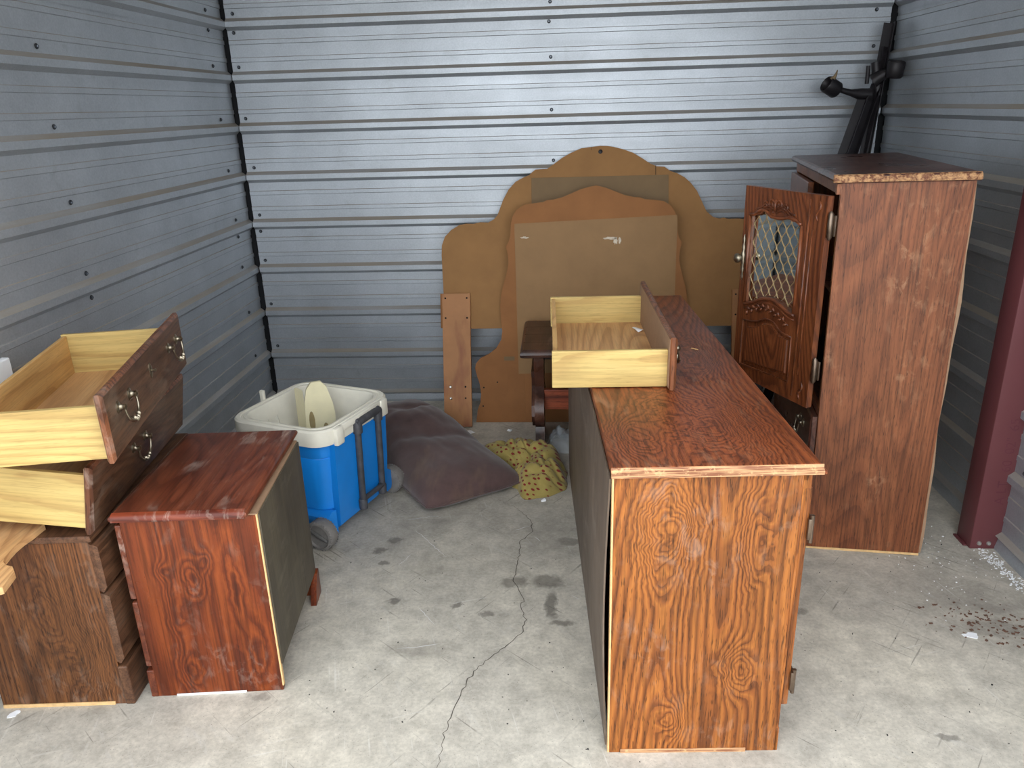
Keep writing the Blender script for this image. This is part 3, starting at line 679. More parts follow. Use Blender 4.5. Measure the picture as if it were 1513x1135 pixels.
# ------------------------------------------------------------------ dark drawer chest at the left wall
CHW, CHL, CHH = 0.335, 0.64, 0.522
ch = thing('drawer_chest', 'dark oak chest of drawers with pale base strip beneath stacked drawers', 'chest', (-1.517, 1.585, 0), 4.2)
part('side_panel', DARKOAK_Z, ch, (0.0, CHW, 0.0, 0.016, 0.0, CHH-0.018), bev=0.001)
part('side_panel', DARKOAK_Z, ch, (0.0, CHW, CHL-0.016, CHL, 0.0, CHH-0.018), bev=0.001)
part('back_panel', BACKD, ch, (0.0, 0.004, 0.016, CHL-0.016, 0.03, CHH-0.02), bev=0)
part('base_strip', PALE, ch, (0.002, 0.305, -0.004, 0.0, 0.0, 0.010), bev=0.0008, label='pale strip along the base')
b = nb(); slab(b, -0.004, CHW+0.012, -0.006, CHL+0.006, [(0.006, CHH-0.018), (0.0, CHH-0.014), (0.0, CHH-0.004), (0.004, CHH)]); obj('top', b, DARKOAK_Y, ch)
part('bottom_board', DARKOAK_Y, ch, (0.004, CHW-0.004, 0.016, CHL-0.016, 0.07, 0.085))
part('plinth', DARKOAK_Y, ch, (CHW-0.002, CHW+0.024, -0.004, CHL+0.004, 0.0, 0.125), bev=0.004)
for z0, z1 in ((0.140, 0.352), (0.362, 0.498)):
    b = nb(); loft(b, [[(x, y0, a), (x, y1, a), (x, y1, c_), (x, y0, c_)] for x, y0, y1, a, c_ in ((CHW-0.004, 0.002, CHL-0.002, z0, z1), (CHW+0.012, -0.004, CHL+0.004, z0-0.004, z1), (CHW+0.024, -0.004, CHL+0.004, z0+0.012, z1-0.006))])
    d = obj('drawer_front', b, DARKOAK_Y, ch)
    bail_pull(d, (CHW+0.024, 0.32, (z0+z1)/2+0.02), 0.06, 0.03, 0.75)

# pale scalloped board on the chest
b = nb(); bo = [(-1.307,1.640),(-1.307,1.594),(-1.311,1.562),(-1.310,1.531),(-1.305,1.504),(-1.299,1.479),(-1.292,1.465),(-1.275,1.452),(-1.257,1.447),(-1.239,1.428),(-1.224,1.367),(-1.26,1.34),(-1.40,1.36),(-1.50,1.45),(-1.52,1.70),(-1.40,1.72)]
prism(b, bo, 'z', 0.5225, 0.5400)
tag(obj('scalloped_board', b, LOAKB), 'pale scalloped plywood board jutting out under the stacked drawers', 'board')

drawer('drawer', 'lower stacked oak drawer tilted forward directly on the dark chest', (-1.1565, 1.6002, 0.530), 8.0, 0.0, 10.0, 0.70, 0.184, 0.335, 0.146, 0.008, 0.013, (0.44,), False)
drawer('drawer', 'upper stacked oak drawer with open pale box and two bail pulls', (-1.0217, 1.5496, 0.751), 11.9, 1.4, 0.1, 0.686, 0.170, 0.330, 0.132, 0.028, 0.001)
b = nb(); box(b, -1.577, -1.553, 1.60, 1.985, 0.0, 0.873, bev=0.004)
tag(obj('foam_board', b, WHITE), 'white board standing behind the stacked drawers against the left wall', 'board')

# ------------------------------------------------------------------ red pine nightstand, its back to the room
NW, NL, NH = 0.349, 0.455, 0.574
ns = thing('nightstand', 'red stained pine nightstand with scuffed top and dark back panel', 'nightstand', (-1.1129, 1.6378, 0), 5.6)
part('side_panel', PINE_Z, ns, (0.004, NW-0.004, 0.0, 0.018, 0.0, NH-0.024), bev=0.001)
part('side_panel', PINE_Z, ns, (0.004, NW-0.004, NL-0.018, NL, 0.0, NH-0.024), bev=0.001)
part('glide_strip', WHITE, ns, (0.055, 0.245, -0.003, 0.0, 0.0, 0.006), bev=0.0008, label='white plastic strip under the side')
part('edge_strip', PALE, ns, (NW-0.005, NW-0.0005, -0.0005, 0.012, 0.015, NH-0.024), bev=0.001, label='pale split edge')
part('back_panel', BACKD, ns, (NW-0.002, NW+0.004, 0.004, NL-0.002, 0.085, NH-0.026), bev=0.0006, label='dull olive brown back panel')
part('bottom_board', PINE_Y, ns, (0.01, NW-0.01, 0.018, NL-0.018, 0.075, 0.09))
b = nb(); tl, tr, ty0, ty1 = -0.013, 0.331, -0.017, NL+0.05
slab(b, tl, tr, ty0, ty1, [(0.010, NH-0.024), (0.003, NH-0.021), (0.0, NH-0.016), (0.0, NH-0.010), (0.004, NH-0.004), (0.014, NH-0.0005), (0.02, NH)])
tpo = obj('top', b, PINE_Y, ns, 40); tpo.rotation_euler.z = -0.022
part('top_batten', RAWMDF, ns, (0.30, NW-0.001, 0.0, NL, NH-0.030, NH-0.022), bev=0.001)
b = nb(); loft(b, [[(tl+0.001-0.0025+i, ty0-0.001, NH-0.021), (tl+i, ty0-0.0016, NH-0.010), (tl+i, ty0+0.003, NH-0.0038), (tl+i, ty0+0.013, NH+0.0002), (tl+i, ty0+0.016, NH-0.004), (tl+i, ty0+0.010, NH-0.023)] for i in (0.006, tr-tl-0.006)]); obj('top_edge', b, PINE_X, ns, 50, 'rounded glossy edge of the top').rotation_euler.z = -0.022
for z0, z1 in ((0.10, 0.305), (0.315, 0.535)):
    d = part('drawer_front', PINE_Y, ns, (-0.012, 0.004, 0.0, NL, z0, z1), bev=0.004)
    bail_pull(d, (-0.012, 0.10, (z0+z1)/2+0.01), 0.06, 0.03, -1.0)
part('plinth', PINE_Y, ns, (-0.014, 0.006, -0.002, NL+0.002, 0.0, 0.088), bev=0.003)
b = nb(); prism(b, [(NL-0.075, 0.0), (NL+0.004, 0.0), (NL+0.004, 0.09), (NL-0.02, 0.085), (NL-0.05, 0.05)], 'x', NW-0.006, NW+0.012); obj('bracket_foot', b, PINE_Z, ns)

# ------------------------------------------------------------------ blue wheeled cooler
co = thing('wheeled_cooler', 'blue wheeled cooler with dirty white rim and black pull handle', 'cooler', (-0.943, 2.674, 0), -20)
def rr(hx, hy, r, z, seg=7, ox=0):
    p = []
    for cxs, cys, a0 in ((1, 1, 0), (-1, 1, 90), (-1, -1, 180), (1, -1, 270)):
        for i in range(seg+1):
            a = math.radians(a0+90*i/seg); p.append((ox+cxs*(hx-r)+r*math.cos(a), cys*(hy-r)+r*math.sin(a), z))
    return p
b = nb(); loft(b, [rr(.165, .175, .05, .03), rr(.172, .182, .055, .04), rr(.178, .188, .06, .125), rr(.184, .194, .062, .13), rr(.196, .205, .07, .335), rr(.194, .203, .07, .338), rr(.197, .206, .07, .342), rr(.201, .210, .07, .405)], cap1=False); obj('body', b, COOLB, co, 40)
# flat handle bay on the pull side and bumper flares at the wheels
b = nb(); loft(b, [[(x, -y, z), (x, y, z), (0.15, y, z), (0.15, -y, z)] for x, y, z in ((0.178, .150, .045), (0.196, .160, .06), (0.206, .165, .20), (0.214, .168, .40))]); obj('handle_bay', b, COOLB, co, 40)
for s in (-1, 1):
    b = nb(); loft(b, [[(0.19, s*.17, z), (0.02, s*.17, z), (0.04, s*yy, z), (0.185, s*yy, z)] for yy, z in ((.205, .035), (.212, .05), (.214, .11), (.19, .128))]); obj('wheel_arch', b, COOLB, co, 40)
b = nb(); loft(b, [rr(.203, .212, .07, .392), rr(.215, .224, .075, .394), rr(.218, .227, .075, .42), rr(.217, .226, .075, .448), rr(.211, .220, .072, .4545), rr(.201, .210, .068, .4545), rr(.199, .208, .067, .449), rr(.193, .202, .066, .449), rr(.190, .199, .064, .4545), rr(.182, .190, .060, .4535), rr(.178, .186, .058, .446), rr(.160, .168, .05, .10), rr(.150, .158, .045, .09)], cap0=False); obj('liner', b, COOLW, co, 40, 'dirty white rim and inner liner')
for y in (-0.145, 0.145): part('rim_lug', COOLW, co, (0.195, 0.230, y-0.022, y+0.022, 0.385, 0.452), bev=0.006, smooth=40)
part('rim_bar', COOLW, co, (0.200, 0.224, -0.14, 0.14, 0.425, 0.452), bev=0.005, smooth=40)
for y in (-0.035, 0.100):
    b = nb(); tube(b, [(0.214, y, 0.085), (0.223, y, 0.40)], 0.0125, 12); obj('handle_tube', b, HANDLE, co, 50, 'dusty black telescoping tube')
    b = nb(); lathe(b, [(0.016, 0.070), (0.017, 0.105), (0.014, 0.110)], 'z', (0.214, y, 0), 12); obj('tube_socket', b, HANDLE, co, 50)
    b = nb(); lathe(b, [(0.018, 0.385), (0.019, 0.425), (0.013, 0.432), (0.008, 0.440), (0.0001, 0.441)], 'z', (0.223, y, 0), 12); obj('tube_clamp', b, HANDLE, co, 50)
b = nb(); tube(b, [(0.217, -0.035, 0.108), (0.219, 0.100, 0.108)], 0.010, 8); obj('handle_brace', b, HANDLE, co, 50)
b = nb(); tube(b, [(0.224, -0.045, 0.422), (0.230, -0.01, 0.428), (0.230, 0.075, 0.428), (0.224, 0.110, 0.422)], 0.014, 10); obj('handle_grip', b, HANDLE, co, 50)
for s in (-1, 1):
    b = nb(); y = s*0.236; R = 0.058
    lathe(b, [(r_, h_*s) for r_, h_ in ((0.02, -0.024), (0.050, -0.024), (R-0.004, -0.022), (R, -0.014), (R, 0.014), (R-0.004, 0.022), (0.046, 0.024), (0.043, 0.016), (0.0001, 0.016))], 'y', (0.166, y, R), 32)
    for i in range(32):
        a = 2*PI*i/32
        for q in (-1, 1):
            cxx = 0.166+(R-0.003)*math.cos(a); czz = R+(R-0.003)*math.sin(a)
            if czz < 0.004: continue
            lathe(b, [(0.0001, -0.004), (0.0042, 0), (0.0001, 0.004)], 'y', (cxx, y+q*0.0195, czz), 6)
    w_ = obj('wheel', b, TYRE, co, 28)
    b = nb(); yy = y+s*0.017
    tube(b, [(0.131, yy, 0.075), (0.166, yy, 0.058), (0.201, yy, 0.041)], [0.006, 0.009, 0.006], 10); obj('hub_bar', b, TYRE_D, w_, 60)
b = nb(); tube(b, [(0.166, -0.22, 0.058), (0.166, 0.22, 0.058)], 0.006, 8); obj('axle', b, BLACKM, co, 50)
b = nb(); box(b, -0.232, -0.214, -0.02, -0.006, 0.43, 0.49, bev=0.003); obj('hinge_tab', b, COOLW, co)
for y in (-0.055, -0.005):
    b = nb(); tube(b, [(-0.181+0.004, y, 0.39), (-0.174, y+0.01, 0.34), (-0.171, y+0.012, 0.22)], 0.005, 6); obj('liner_rib', b, COOLW, co, 60)

t = thing('plastic_divider', 'cream plastic board with oval cut-outs standing inside the cooler', 'divider', (-0.935, 2.720, 0.101), 24)
out = [(-0.055, 0.0), (-0.055, 0.25), (-0.050, 0.35), (-0.038, 0.405), (-0.018, 0.43), (0.018, 0.43), (0.038, 0.405), (0.055, 0.34), (0.060, 0.30), (0.058, 0.0)]
b = nb(); prism(b, out, 'y', -0.007, 0.007); obj('board', b, CREAM, t, 40)
b = nb(); loft(b, [[(-0.055, -0.006, z), (-0.055, 0.006, z), (-0.085, -0.040, z), (-0.089, -0.046, z)] if False else [(-0.052, -0.006, z), (-0.052, 0.006, z), (-0.070-0.01*(0.4-z), 0.050, z), (-0.078-0.01*(0.4-z), 0.046, z)] for z in (0.0, 0.2, 0.33, 0.40)]); obj('folded_flange', b, CREAM, t, 40)
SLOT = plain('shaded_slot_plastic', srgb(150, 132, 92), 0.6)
for x, z, h in ((-0.030, 0.27, 0.045), (0.020, 0.23, 0.03)):
    b = nb(); lathe(b, [(0.011, -0.0078), (0.011, -0.0070)], 'y', (0, 0, 0), 14)
    for v in b.verts: v.co = Vector((x+v.co.x, v.co.y, z+v.co.z*h/0.011))
    obj('oval_cutout', b, SLOT, t)

# ------------------------------------------------------------------ large headboard leaning on the back wall
k1 = 0.27; a1 = math.atan(k1)
hb = thing('headboard', 'large scalloped fibreboard headboard leaning on the corrugated back wall', 'headboard', (0.2, 3.530, 0), 0, -math.degrees(a1))
def P(l): return [(x-0.2, s) for x, s in l]
HL = [(-0.572,0.661),(-0.578,0.848),(-0.576,0.895),(-0.56,0.938),(-0.528,0.97),(-0.488,0.993),(-0.454,0.999),(-0.417,0.997),(-0.393,1.003),(-0.383,1.005),(-0.346,1.002),(-0.319,1.016),(-0.299,1.038),(-0.285,1.074),(-0.271,1.11),(-0.244,1.158),(-0.21,1.194),(-0.17,1.215),(-0.143,1.225),(-0.13,1.237),(-0.113,1.25),(-0.057,1.252),(-0.024,1.274),(0.016,1.302),(0.055,1.323),(0.108,1.345),(0.164,1.351)]
HR = [(0.20,1.3545),(0.232,1.353),(0.262,1.348),(0.307,1.336),(0.353,1.319),(0.398,1.292),(0.437,1.265),(0.467,1.252),(0.506,1.248),(0.532,1.228),(0.567,1.216),(0.6,1.197),(0.629,1.171),(0.659,1.132),(0.682,1.083),(0.705,1.034),(0.737,1.007),(0.766,0.999),(0.786,1.004),(0.808,0.997),(0.854,0.998),(0.89,0.992),(0.93,0.969),(0.962,0.937),(0.978,0.895),(0.98,0.848),(0.974,0.661),(0.966,0.486)]
b = nb(); prism(b, P([(-0.566, 0.486)] + HL + HR), 'y', -0.008, 0.010); obj('panel', b, MDF, hb)
part('backing_board', HARDB2, hb, (-0.333, 0.324, -0.0115, -0.008, 0.60, 1.2105), bev=0.0005, label='olive hardboard rectangle')
for sx in (-0.777, 0.627):
    lg = part('leg', LEGB, hb, (sx, sx+0.138, -0.028, -0.008, 0.0, 0.660), bev=0.001, label='plain plank leg')
    for dx, dz, m in ((0.016, 0.637, DARKHOLE), (0.122, 0.637, DARKHOLE), (0.016, 0.540, DARKHOLE), (0.122, 0.540, DARKHOLE), (0.108, 0.20, DARKHOLE), (0.108, 0.143, DARKHOLE), (0.034, 0.20, BOLT), (0.034, 0.143, BOLT)):
        b = nb(); r = 0.0045 if m is DARKHOLE else 0.008
        lathe(b, [(r, 0), (r, -0.0012), (r*0.5, -0.002 if m is DARKHOLE else -0.006)], 'y', (sx+dx, -0.028, dz), 10); obj('bolt_hole' if m is DARKHOLE else 'bolt', b, m, lg, 50)
    part('cleat', MDF2, hb, (sx-0.012, sx+0.01, -0.007, 0.012, 0.49, 0.66), bev=0.001)
b = nb(); lathe(b, [(0.010, 0), (0.010, -0.003), (0.004, -0.006), (0.0001, -0.006)], 'y', (0, -0.008, 1.327), 14); obj('hanging_bolt', b, BLACKM, hb, 50)
part('split', DARKHOLE, hb, (0.262, 0.2645, -0.0088, -0.0078, 1.212, 1.256), bev=0); part('split', DARKHOLE, hb, (-0.045, -0.0435, -0.0088, -0.0078, 1.335, 1.3495), bev=0)

# smaller scalloped mirror frame standing in front of it
k2 = 0.115; a2 = math.atan(k2)
mf = thing('mirror_frame', 'smaller scalloped fibreboard mirror frame standing in front of the headboard', 'mirror frame', (0.16, 3.585, 0), 0, -math.degrees(a2))
SL = [(0.164,1.146),(0.149,1.144),(0.104,1.133),(0.059,1.115),(0.014,1.097),(-0.031,1.087),(-0.057,1.086),(-0.076,1.077),(-0.128,1.072),(-0.167,1.066),(-0.2,1.045),(-0.221,1.014),(-0.229,0.979),(-0.232,0.928),(-0.242,0.896),(-0.256,0.875),(-0.247,0.838),(-0.244,0.798),(-0.255,0.746),(-0.273,0.687),(-0.284,0.644),(-0.29,0.585),(-0.287,0.514),(-0.283,0.465),(-0.289,0.422),(-0.315,0.379),(-0.351,0.351),(-0.395,0.33),(-0.417,0.304),(-0.423,0.279),(-0.415,0.242),(-0.402,0.198),(-0.397,0.146),(-0.402,0.102),(-0.417,0.065),(-0.42,0.039),(-0.426,0.0)]
left = [(x-0.16, s) for x, s in SL]; rightp = [(-(x-0.16)+0.001, s+0.004*(s > 0.1)) for x, s in SL[1:]]
b = nb(); prism(b, list(reversed(left)) + rightp, 'y', -0.010, 0.008); obj('panel', b, MDF2, mf)
b = nb(); prism(b, [(-0.366, 0.25), (-0.373, 0.980), (0.393, 1.006), (0.387, 0.27)], 'y', -0.0135, -0.010); obj('backing_board', b, HARDB, mf, None, 'tan hardboard backing sheet')
part('base_board', MDF2, mf, (-0.42, -0.335, -0.0118, -0.010, 0.008, 0.30), bev=0.0004)
for x, s in ((-0.542, 0.181), (-0.473, 0.208), (-0.548, 0.085), (-0.416, 0.235)):
    b = nb(); lathe(b, [(0.004, 0), (0.004, -0.0015)], 'y', (x, -0.0102, s), 8); obj('bolt_hole', b, DARKHOLE, mf)
def smear(pts, seed):
    bm = nb(); n = 14; c0 = bm.verts.new((pts[0], -0.0138, pts[1])); ring = []
    for i in range(n):
        a = 2*PI*i/n; r = 0.6+0.5*noise.noise((math.cos(a)*2+seed, math.sin(a)*2, seed)); ring.append(bm.verts.new((pts[0]+pts[2]*r*math.cos(a), -0.0138, pts[1]+pts[3]*r*math.sin(a))))
    for i in range(n): bm.faces.new((c0, ring[i], ring[(i+1) % n]))
    bmesh.ops.recalc_face_normals(bm, faces=bm.faces[:]); return bm
PAINT = plain('white_paint_smear', srgb(206, 192, 172), 0.8, 0, 0.2, 60)
for p, s in (((0.075, 0.905, 0.050, 0.010), 1.3), ((0.105, 0.893, 0.016, 0.028), 4.1), ((0.125, 0.890, 0.010, 0.024), 7.7), ((-0.325, 0.915, 0.040, 0.007), 2.2)): obj('paint_smear', smear(p, s), PAINT, mf)
part('tape_strip', HARDB2, mf, (-0.437, -0.385, -0.0108, -0.0098, 0.318, 0.338), bev=0)

# ------------------------------------------------------------------ dark trestle side table between dresser end and headboard
tb = thing('trestle_table', 'small dark walnut trestle table with scalloped legs behind the dresser', 'table', (-0.170, 3.085, 0))
TL, TD, TZ = 0.72, 0.50, 0.53
b = nb()
slab(b, 0, TL, 0, TD, [(0.012, TZ-0.036), (0.002, TZ-0.030), (0.0, TZ-0.020), (0.004, TZ-0.010), (0.012, TZ-0.003), (0.016, TZ)])
obj('top', b, DTABLE, tb, 30)
for i in range(1, 4): part('board_seam', DARKHOLE, tb, (0.012, TL-0.012, TD*i/4-0.0008, TD*i/4+0.0008, TZ-0.001, TZ+0.0002), bev=0)
sil = [(0.06+1.5*(y-0.06), z) for y, z in ((0.10, 0.0), (0.085, 0.02), (0.095, 0.05), (0.125, 0.075), (0.135, 0.11), (0.12, 0.14), (0.09, 0.155), (0.075, 0.19), (0.08, 0.24), (0.105, 0.275), (0.13, 0.31), (0.125, 0.35), (0.10, 0.39), (0.09, 0.43), (0.085, TZ-0.034))]
for x in (0.055, TL-0.10):
    lg = nb(); prism(lg, sil + [(TD-y, z) for y, z in reversed(sil)], 'x', x, x+0.042)
    lg = obj('leg', lg, DTABLE, tb, 50, label='scalloped trestle leg')
    b = nb(); s2 = [(y+0.018, z) for y, z in sil if 0.1 < z < 0.4]; prism(b, s2 + [(TD-y, z) for y, z in reversed(s2)], 'x', x-0.014, x); obj('leg_overlay', b, DTABLE, lg)
part('stretcher', DTABLE_R, tb, (0.097, TL-0.10, TD/2-0.10, TD/2-0.075, 0.205, 0.30), bev=0.002, label='reddish stretcher board')
part('apron', DTABLE, tb, (0.097, TL-0.10, TD/2+0.09, TD/2+0.11, 0.38, TZ-0.036), bev=0.002)

# ------------------------------------------------------------------ folded metal bed frame leaning in the back right corner
bf = thing('bed_frame', 'folded black metal bed frame rails leaning in the back right corner', 'bed frame', (1.30, 3.60, 0))
bf_o = Vector(bf.location)
def rail(p0, p1, w, turn=0.0):
    p0, p1 = Vector(p0)-bf_o, Vector(p1)-bf_o; tdir = (p1-p0).normalized(); u = tdir.cross(Vector((0, 1, 0))).normalized(); v = u.cross(tdir)
    u, v = u*math.cos(turn)+v*math.sin(turn), v*math.cos(turn)-u*math.sin(turn)
    pr = [(-w/2, 0), (w/2, 0), (w/2, -0.003), (-w/2+0.003, -0.003), (-w/2+0.003, -w*0.8), (-w/2, -w*0.8)]
    bm = nb(); loft(bm, [[p+u*a+v*c_ for a, c_ in pr] for p in (p0, p1)])
    return obj('rail', bm, BLACKM, bf)
rail((1.235, 3.55, 0.0), (1.462, 3.835, 1.80), 0.040, 0.1)
rail((0.93, 3.47, 0.0), (1.418, 3.79, 1.545), 0.036, -0.2)
rail((0.86, 3.43, 0.0), (1.362, 3.76, 1.50), 0.038, 0.2)
rail((1.265, 3.60, 0.0), (1.455, 3.82, 1.70), 0.030, 1.2)
b = nb()
def bp(*ps): return [Vector(p)-bf_o for p in ps]
tube(b, bp((1.39, 3.76, 1.505), (1.345, 3.755, 1.508), (1.30, 3.745, 1.515), (1.245, 3.74, 1.530)), [0.026, 0.024, 0.014, 0.011], 8)
tube(b, bp((1.41, 3.79, 1.56), (1.44, 3.775, 1.585), (1.475, 3.755, 1.600)), [0.034, 0.026, 0.013], 8)
tube(b, bp((1.372, 3.76, 1.55), (1.368, 3.755, 1.625)), 0.009, 8); tube(b, bp((1.44, 3.79, 1.50), (1.415, 3.80, 1.64)), 0.022, 8)
obj('clamp_arm', b, BLACKM, bf, 50)
for c0, ax, nm in (((1.212, 3.735, 1.540), Vector((-0.8, -0.25, 0.45)), 0), ((1.478, 3.735, 1.605), Vector((0.25, -0.55, 0.12)), 1)):
    b = nb(); lathe(b, [(0.0001, -0.034), (0.031, -0.034), (0.036, -0.028), (0.036, 0.030), (0.033, 0.034), (0.029, 0.030), (0.027, -0.010), (0.0001, -0.012)], 'z', (0, 0, 0), 20)
    q = Vector((0, 0, 1)).rotation_difference(ax.normalized() if nm == 0 else Vector((0.05, -0.2, 1)).normalized())
    for v in b.verts: v.co = q @ v.co + Vector(c0) - bf_o
    obj('glide_cup', b, BLACKM, bf, 50, 'black cup-shaped floor glide')
b = nb(); tube(b, bp((1.205, 3.715, 1.570), (1.216, 3.71, 1.588), (1.222, 3.71, 1.610)), [0.012, 0.006, 0.002], 6); obj('lint_tuft', b, plain('dusty_lint', srgb(120, 104, 80), 0.95), bf)

# ------------------------------------------------------------------ brown floor cushion
def cushion():
    A, Bc = Vector((-0.520, 2.605)), Vector((-0.125, 2.865)); dr = Vector((-0.575, 0.818)).normalized(); Lp = 0.98
    Cc = Bc+dr*Lp; D = A+dr*Lp
    bm = nb(); n = 56; uvs = []
    top, bot = {}, {}
    for i in range(n+1):
        for j in range(n+1):
            u, v = i/n, j/n; a, c_ = 2*u-1, 2*v-1
            # pinch mid edges inwards, keep corners out
            pu = u+(-0.035*a*(1-c_*c_)); pv = v+(-0.02*c_*(1-a*a))
            p = A.lerp(Bc, pu).lerp(D.lerp(Cc, pu), pv)
            ctr = (A+Bc+Cc+D)/4; p = ctr+(p-ctr)*(1-0.07*(a*c_)**4)
            pr = max(0.0, (1-abs(a)**2.6))**0.55*max(0.0, (1-abs(c_)**3.2))**0.5
            h = 0.135+0.065*smoothstep((v-0.25)/0.6)
            wr_ = 0.010*math.sin(9*(v*1.2+0.25*u)+2.0*noise.noise((u*3, v*3, 0)))*smoothstep((v-0.3)/0.25)+0.012*noise.noise((u*4, v*6, 2.0))+0.005*noise.noise((u*12, v*12, 5.0))
            fold = -0.010*math.exp(-((v-0.52+0.18*u)/0.035)**2)-0.013*math.exp(-((v-0.68-0.05*u)/0.03)**2)-0.014*math.exp(-((v-0.80+0.1*u)/0.028)**2)
            seam = 0.030+0.012*v
            zt = seam+pr*(h+wr_+fold-seam*0.6); zb = seam*(1-min(1.0, pr*2.2))+0.0015
            top[i, j] = bm.verts.new((p.x, p.y, zt)); 
            sk = 1-0.03*(0)
            bot[i, j] = bm.verts.new((p.x, p.y, min(zb, zt))) if 0 < i < n and 0 < j < n else top[i, j]
    for i in range(n):
        for j in range(n):
            bm.faces.new((top[i,j], top[i+1,j], top[i+1,j+1], top[i,j+1]))
            try: bm.faces.new((bot[i,j], bot[i,j+1], bot[i+1,j+1], bot[i+1,j]))
            except ValueError: pass
    bmesh.ops.recalc_face_normals(bm, faces=bm.faces[:])
    t = thing('floor_cushion', 'large brown suede floor cushion lying beside the blue cooler', 'cushion', (-0.55, 3.1, 0)); bmesh.ops.translate(bm, vec=(0.55, -3.1, 0), verts=bm.verts[:])
    border = [top[i, 0].co.copy() for i in range(n+1)] + [top[n, j].co.copy() for j in range(1, n+1)] + [top[i, n].co.copy() for i in range(n-1, -1, -1)] + [top[0, j].co.copy() for j in range(n-1, -1, -1)]
    obj('cover', bm, SUEDE, t, 180)
    bm = nb(); tube(bm, border, 0.0035, 6); obj('seam_piping', bm, SUEDE, t, 180)
cushion()

# ------------------------------------------------------------------ polka dot blanket
def blanket():
    poly = [(-0.135,2.765),(-0.06,2.785),(0.01,2.84),(0.022,2.95),(0.018,3.05),(-0.02,3.13),(-0.09,3.16),(-0.16,3.17),(-0.25,3.24),(-0.38,3.27),(-0.43,3.20),(-0.34,3.08),(-0.25,3.02),(-0.215,2.95),(-0.19,2.86)]
    cx_, cy_ = -0.125, 2.99; n = 150; m = 44
    pol = sorted((math.atan2(y-cy_, x-cx_), math.hypot(x-cx_, y-cy_)) for x, y in poly)
    def rad(a):
        ext = [(pol[-1][0]-2*PI, pol[-1][1])] + pol + [(pol[0][0]+2*PI, pol[0][1])]
        for (a0, r0), (a1_, r1) in zip(ext, ext[1:]):
            if a0 <= a <= a1_: return r0+(r1-r0)*smoothstep((a-a0)/(a1_-a0))
        return 0.2
    def height(x, y, s):
        w = noise.noise((x*5, y*5, 1.0))
        f1 = abs(math.sin(17*(x*0.75+y*0.8)+4.5*w)); f2 = abs(math.sin(23*(y-0.45*x)+5*noise.noise((x*6, y*6, 8.0)))); f3 = abs(math.sin(41*(x*0.3-y)+5*w))
        base = 0.050*(1-s**2.4)
        bump_ = 0.055*math.exp(-((x+0.02)**2+(y-3.08)**2)/0.010)+0.030*math.exp(-((x+0.05)**2+(y-2.86)**2)/0.006)+0.035*math.exp(-((x+0.17)**2+(y-3.10)**2)/0.008)
        f4 = abs(math.sin(33*(x+0.6*y)+6*noise.noise((x*7, y*7, 12.0)))); r_ = lambda q: 1-(1-q)**2; f = 0.026*r_(f1)+0.022*r_(f2)+0.014*r_(f4)+0.008*r_(f3)-0.02
        gap = 0.05*math.exp(-((x+0.17)/0.05)**2-((y-2.985)/0.028)**2)
        return max(0.003, (base+bump_+f-gap)*(1-s**6))
    bm = nb(); uv = bm.loops.layers.uv.new('uv'); rows = []
    for i in range(n):
        a = -PI+2*PI*i/n; r = rad(a)*(1+0.04*noise.noise((math.cos(a)*4, math.sin(a)*4, 3))); row = []
        for j in range(1, m+1):
            s = j/m; x, y = cx_+r*s*math.cos(a), cy_+r*s*math.sin(a); row.append(bm.verts.new((x, y, height(x, y, s))))
        rows.append(row)
    c0 = bm.verts.new((cx_, cy_, height(cx_, cy_, 0))); edge = []
    for i in range(n):
        r0, r1 = rows[i], rows[(i+1) % n]
        bm.faces.new((c0, r0[0], r1[0]))
        for j in range(m-1): bm.faces.new((r0[j], r0[j+1], r1[j+1], r1[j]))
        v = r0[-1]; edge.append(bm.verts.new((v.co.x*0.998+cx_*0.002, v.co.y*0.998+cy_*0.002, 0.0004)))
    for i in range(n): bm.faces.new((rows[i][-1], edge[i], edge[(i+1) % n], rows[(i+1) % n][-1]))
    bm.faces.new(list(reversed(edge)))
    for f in bm.faces:
        for l in f.loops:
            x, y, z = l.vert.co; l[uv].uv = (x+0.6*z, y+0.75*z)
    bmesh.ops.recalc_face_normals(bm, faces=bm.faces[:])
    tag(obj('blanket', bm, DOTS, None, 180), 'crumpled yellow blanket with red polka dots on the floor', 'blanket')
blanket()

# clear plastic bag under the table
bm = nb(); n = 30; vs = {}
for i in range(n+1):
    for j in range(n+1):
        u, v = i/n*2-1, j/n*2-1; r = max(abs(u), abs(v))
        x, y = 0.052+0.088*u*(1-0.2*v*v), 3.285+0.085*v
        vs[i, j] = bm.verts.new((x-0.03, y, 0.002+max(0, (1-r**3))*(0.07+0.05*noise.noise((u*3, v*3, 1))+0.03*abs(noise.noise((u*7, v*7, 4))))))
for i in range(n):
    for j in range(n): bm.faces.new((vs[i,j], vs[i+1,j], vs[i+1,j+1], vs[i,j+1]))
tag(obj('plastic_bag', bm, POLY, None, 180), 'crumpled clear plastic bag under the dark table', 'bag')

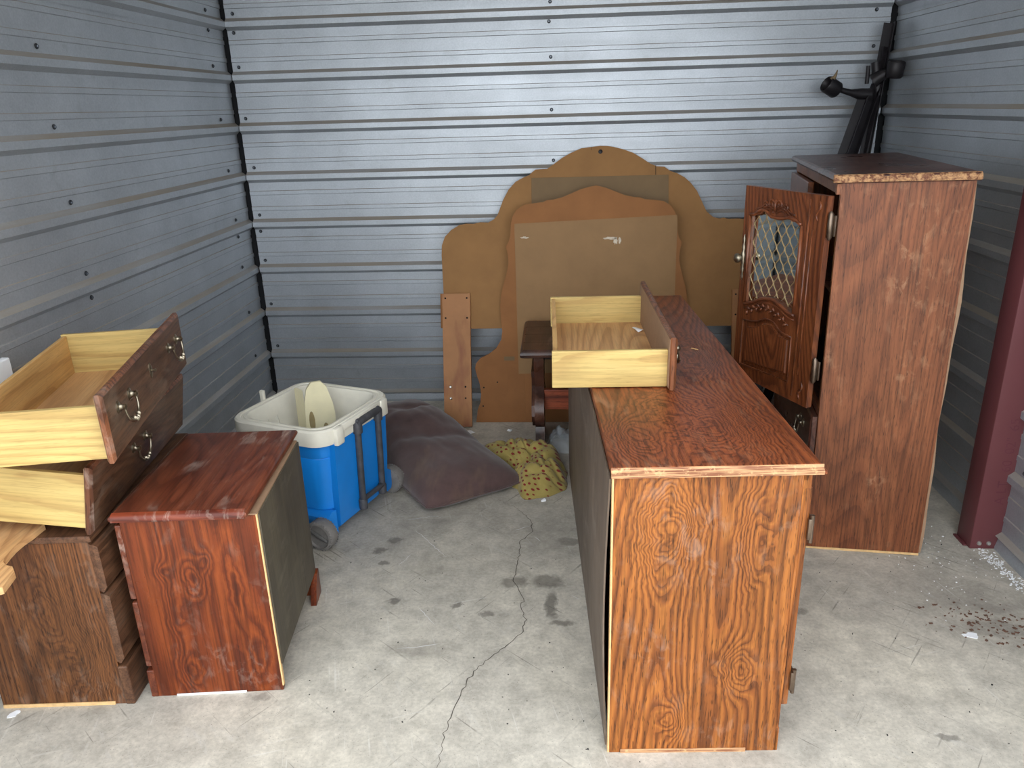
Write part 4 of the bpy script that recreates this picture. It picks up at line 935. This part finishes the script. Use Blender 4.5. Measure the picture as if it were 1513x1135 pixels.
# ------------------------------------------------------------------ scraps and litter on the floor
def flake(name, x, y, r, label, cat, mat=WHITE, h=0.010, el=1.6, rot=0.5):
    bm = nb(); n = 11; ring = []; lo = []
    for i in range(n):
        a = 2*PI*i/n; q = r*random.uniform(0.5, 1.0); px, py = q*el*math.cos(a), q*math.sin(a)
        X, Y_ = px*math.cos(rot)-py*math.sin(rot), px*math.sin(rot)+py*math.cos(rot)
        ring.append(bm.verts.new((x+X, y+Y_, h*random.uniform(0.4, 1)))); lo.append(bm.verts.new((x+X*0.9, y+Y_*0.9, 0.0002)))
    bm.faces.new(ring); bm.faces.new(list(reversed(lo)))
    for i in range(n): bm.faces.new((ring[i], lo[i], lo[(i+1) % n], ring[(i+1) % n]))
    bmesh.ops.recalc_face_normals(bm, faces=bm.faces[:])
    return tag(obj(name, bm, mat), label, cat)
flake('foam_scrap', -0.727, 3.735, 0.030, 'torn white foam scrap on the floor between cushion and back wall', 'foam scrap', h=0.012, el=1.9, rot=0.1)
flake('foam_scrap', -0.815, 3.84, 0.014, 'small white foam crumb at the foot of the back wall', 'foam scrap')
flake('paper_scrap', -0.443, 3.445, 0.026, 'flat white paper scrap at the foot of the plank leg', 'paper scrap', h=0.005, el=1.3, rot=0)
flake('paper_scrap', -0.248, 3.47, 0.013, 'small white scrap on the floor before the mirror frame', 'paper scrap')
flake('paper_scrap', -0.069, 2.755, 0.010, 'tiny white scrap at the near edge of the polka dot blanket', 'paper scrap')
flake('paper_scrap', -1.474, 1.560, 0.013, 'small white scrap at the base of the dark chest', 'paper scrap', h=0.004)
flake('paper_scrap', 1.198, 1.942, 0.016, 'torn white paper scrap on bare concrete near the maroon column', 'paper scrap', h=0.004, el=1.8, rot=0)
def litter(name, n, f, mat, label, cat, size):
    bm = nb()
    for _ in range(n):
        x, y = f(); s = random.uniform(*size); a = random.uniform(0, PI); e = random.uniform(0.3, 1)
        p = [(x+s*(c_*math.cos(a)-d*e*math.sin(a)), y+s*(c_*math.sin(a)+d*e*math.cos(a))) for c_, d in ((-1, -1), (1, -.7), (.8, 1), (-.9, .6))]
        z = random.uniform(0.0012, 0.003)
        lo = [bm.verts.new((q[0], q[1], 0.0002)) for q in p]; hi = [bm.verts.new((q[0], q[1], z*random.uniform(.6, 1))) for q in p]
        bm.faces.new(hi); bm.faces.new(list(reversed(lo)))
        for i in range(4): bm.faces.new((lo[i], lo[(i+1) % 4], hi[(i+1) % 4], hi[i]))
    o = tag(obj(name, bm, mat), label, cat); o['kind'] = 'stuff'; return o
g = random.gauss
def along_wall():
    u = random.random()**1.3
    return (1.463+0.02*u+g(0, 0.016), 2.40-0.36*u+g(0, 0.03))
litter('foam_crumbs', 260, along_wall, WHITE, 'white foam crumbs strewn along the wall before the maroon column', 'crumbs', (0.0012, 0.004))
litter('foam_crumbs', 90, lambda: (g(1.28, 0.10), g(2.40, 0.16)), WHITE, 'sparse white crumbs on the concrete beside the tall cabinet', 'crumbs', (0.001, 0.0026))
litter('leaf_litter', 150, lambda: (g(1.29, 0.085), g(2.0, 0.055)), DIRT, 'brown leaf litter crumbs on the concrete near the column', 'litter', (0.0014, 0.006))
litter('grit', 130, lambda: (random.uniform(-0.9, 1.4), random.uniform(1.45, 2.5)), BACKING, 'dark grit specks scattered over the concrete floor', 'grit', (0.0008, 0.0022))
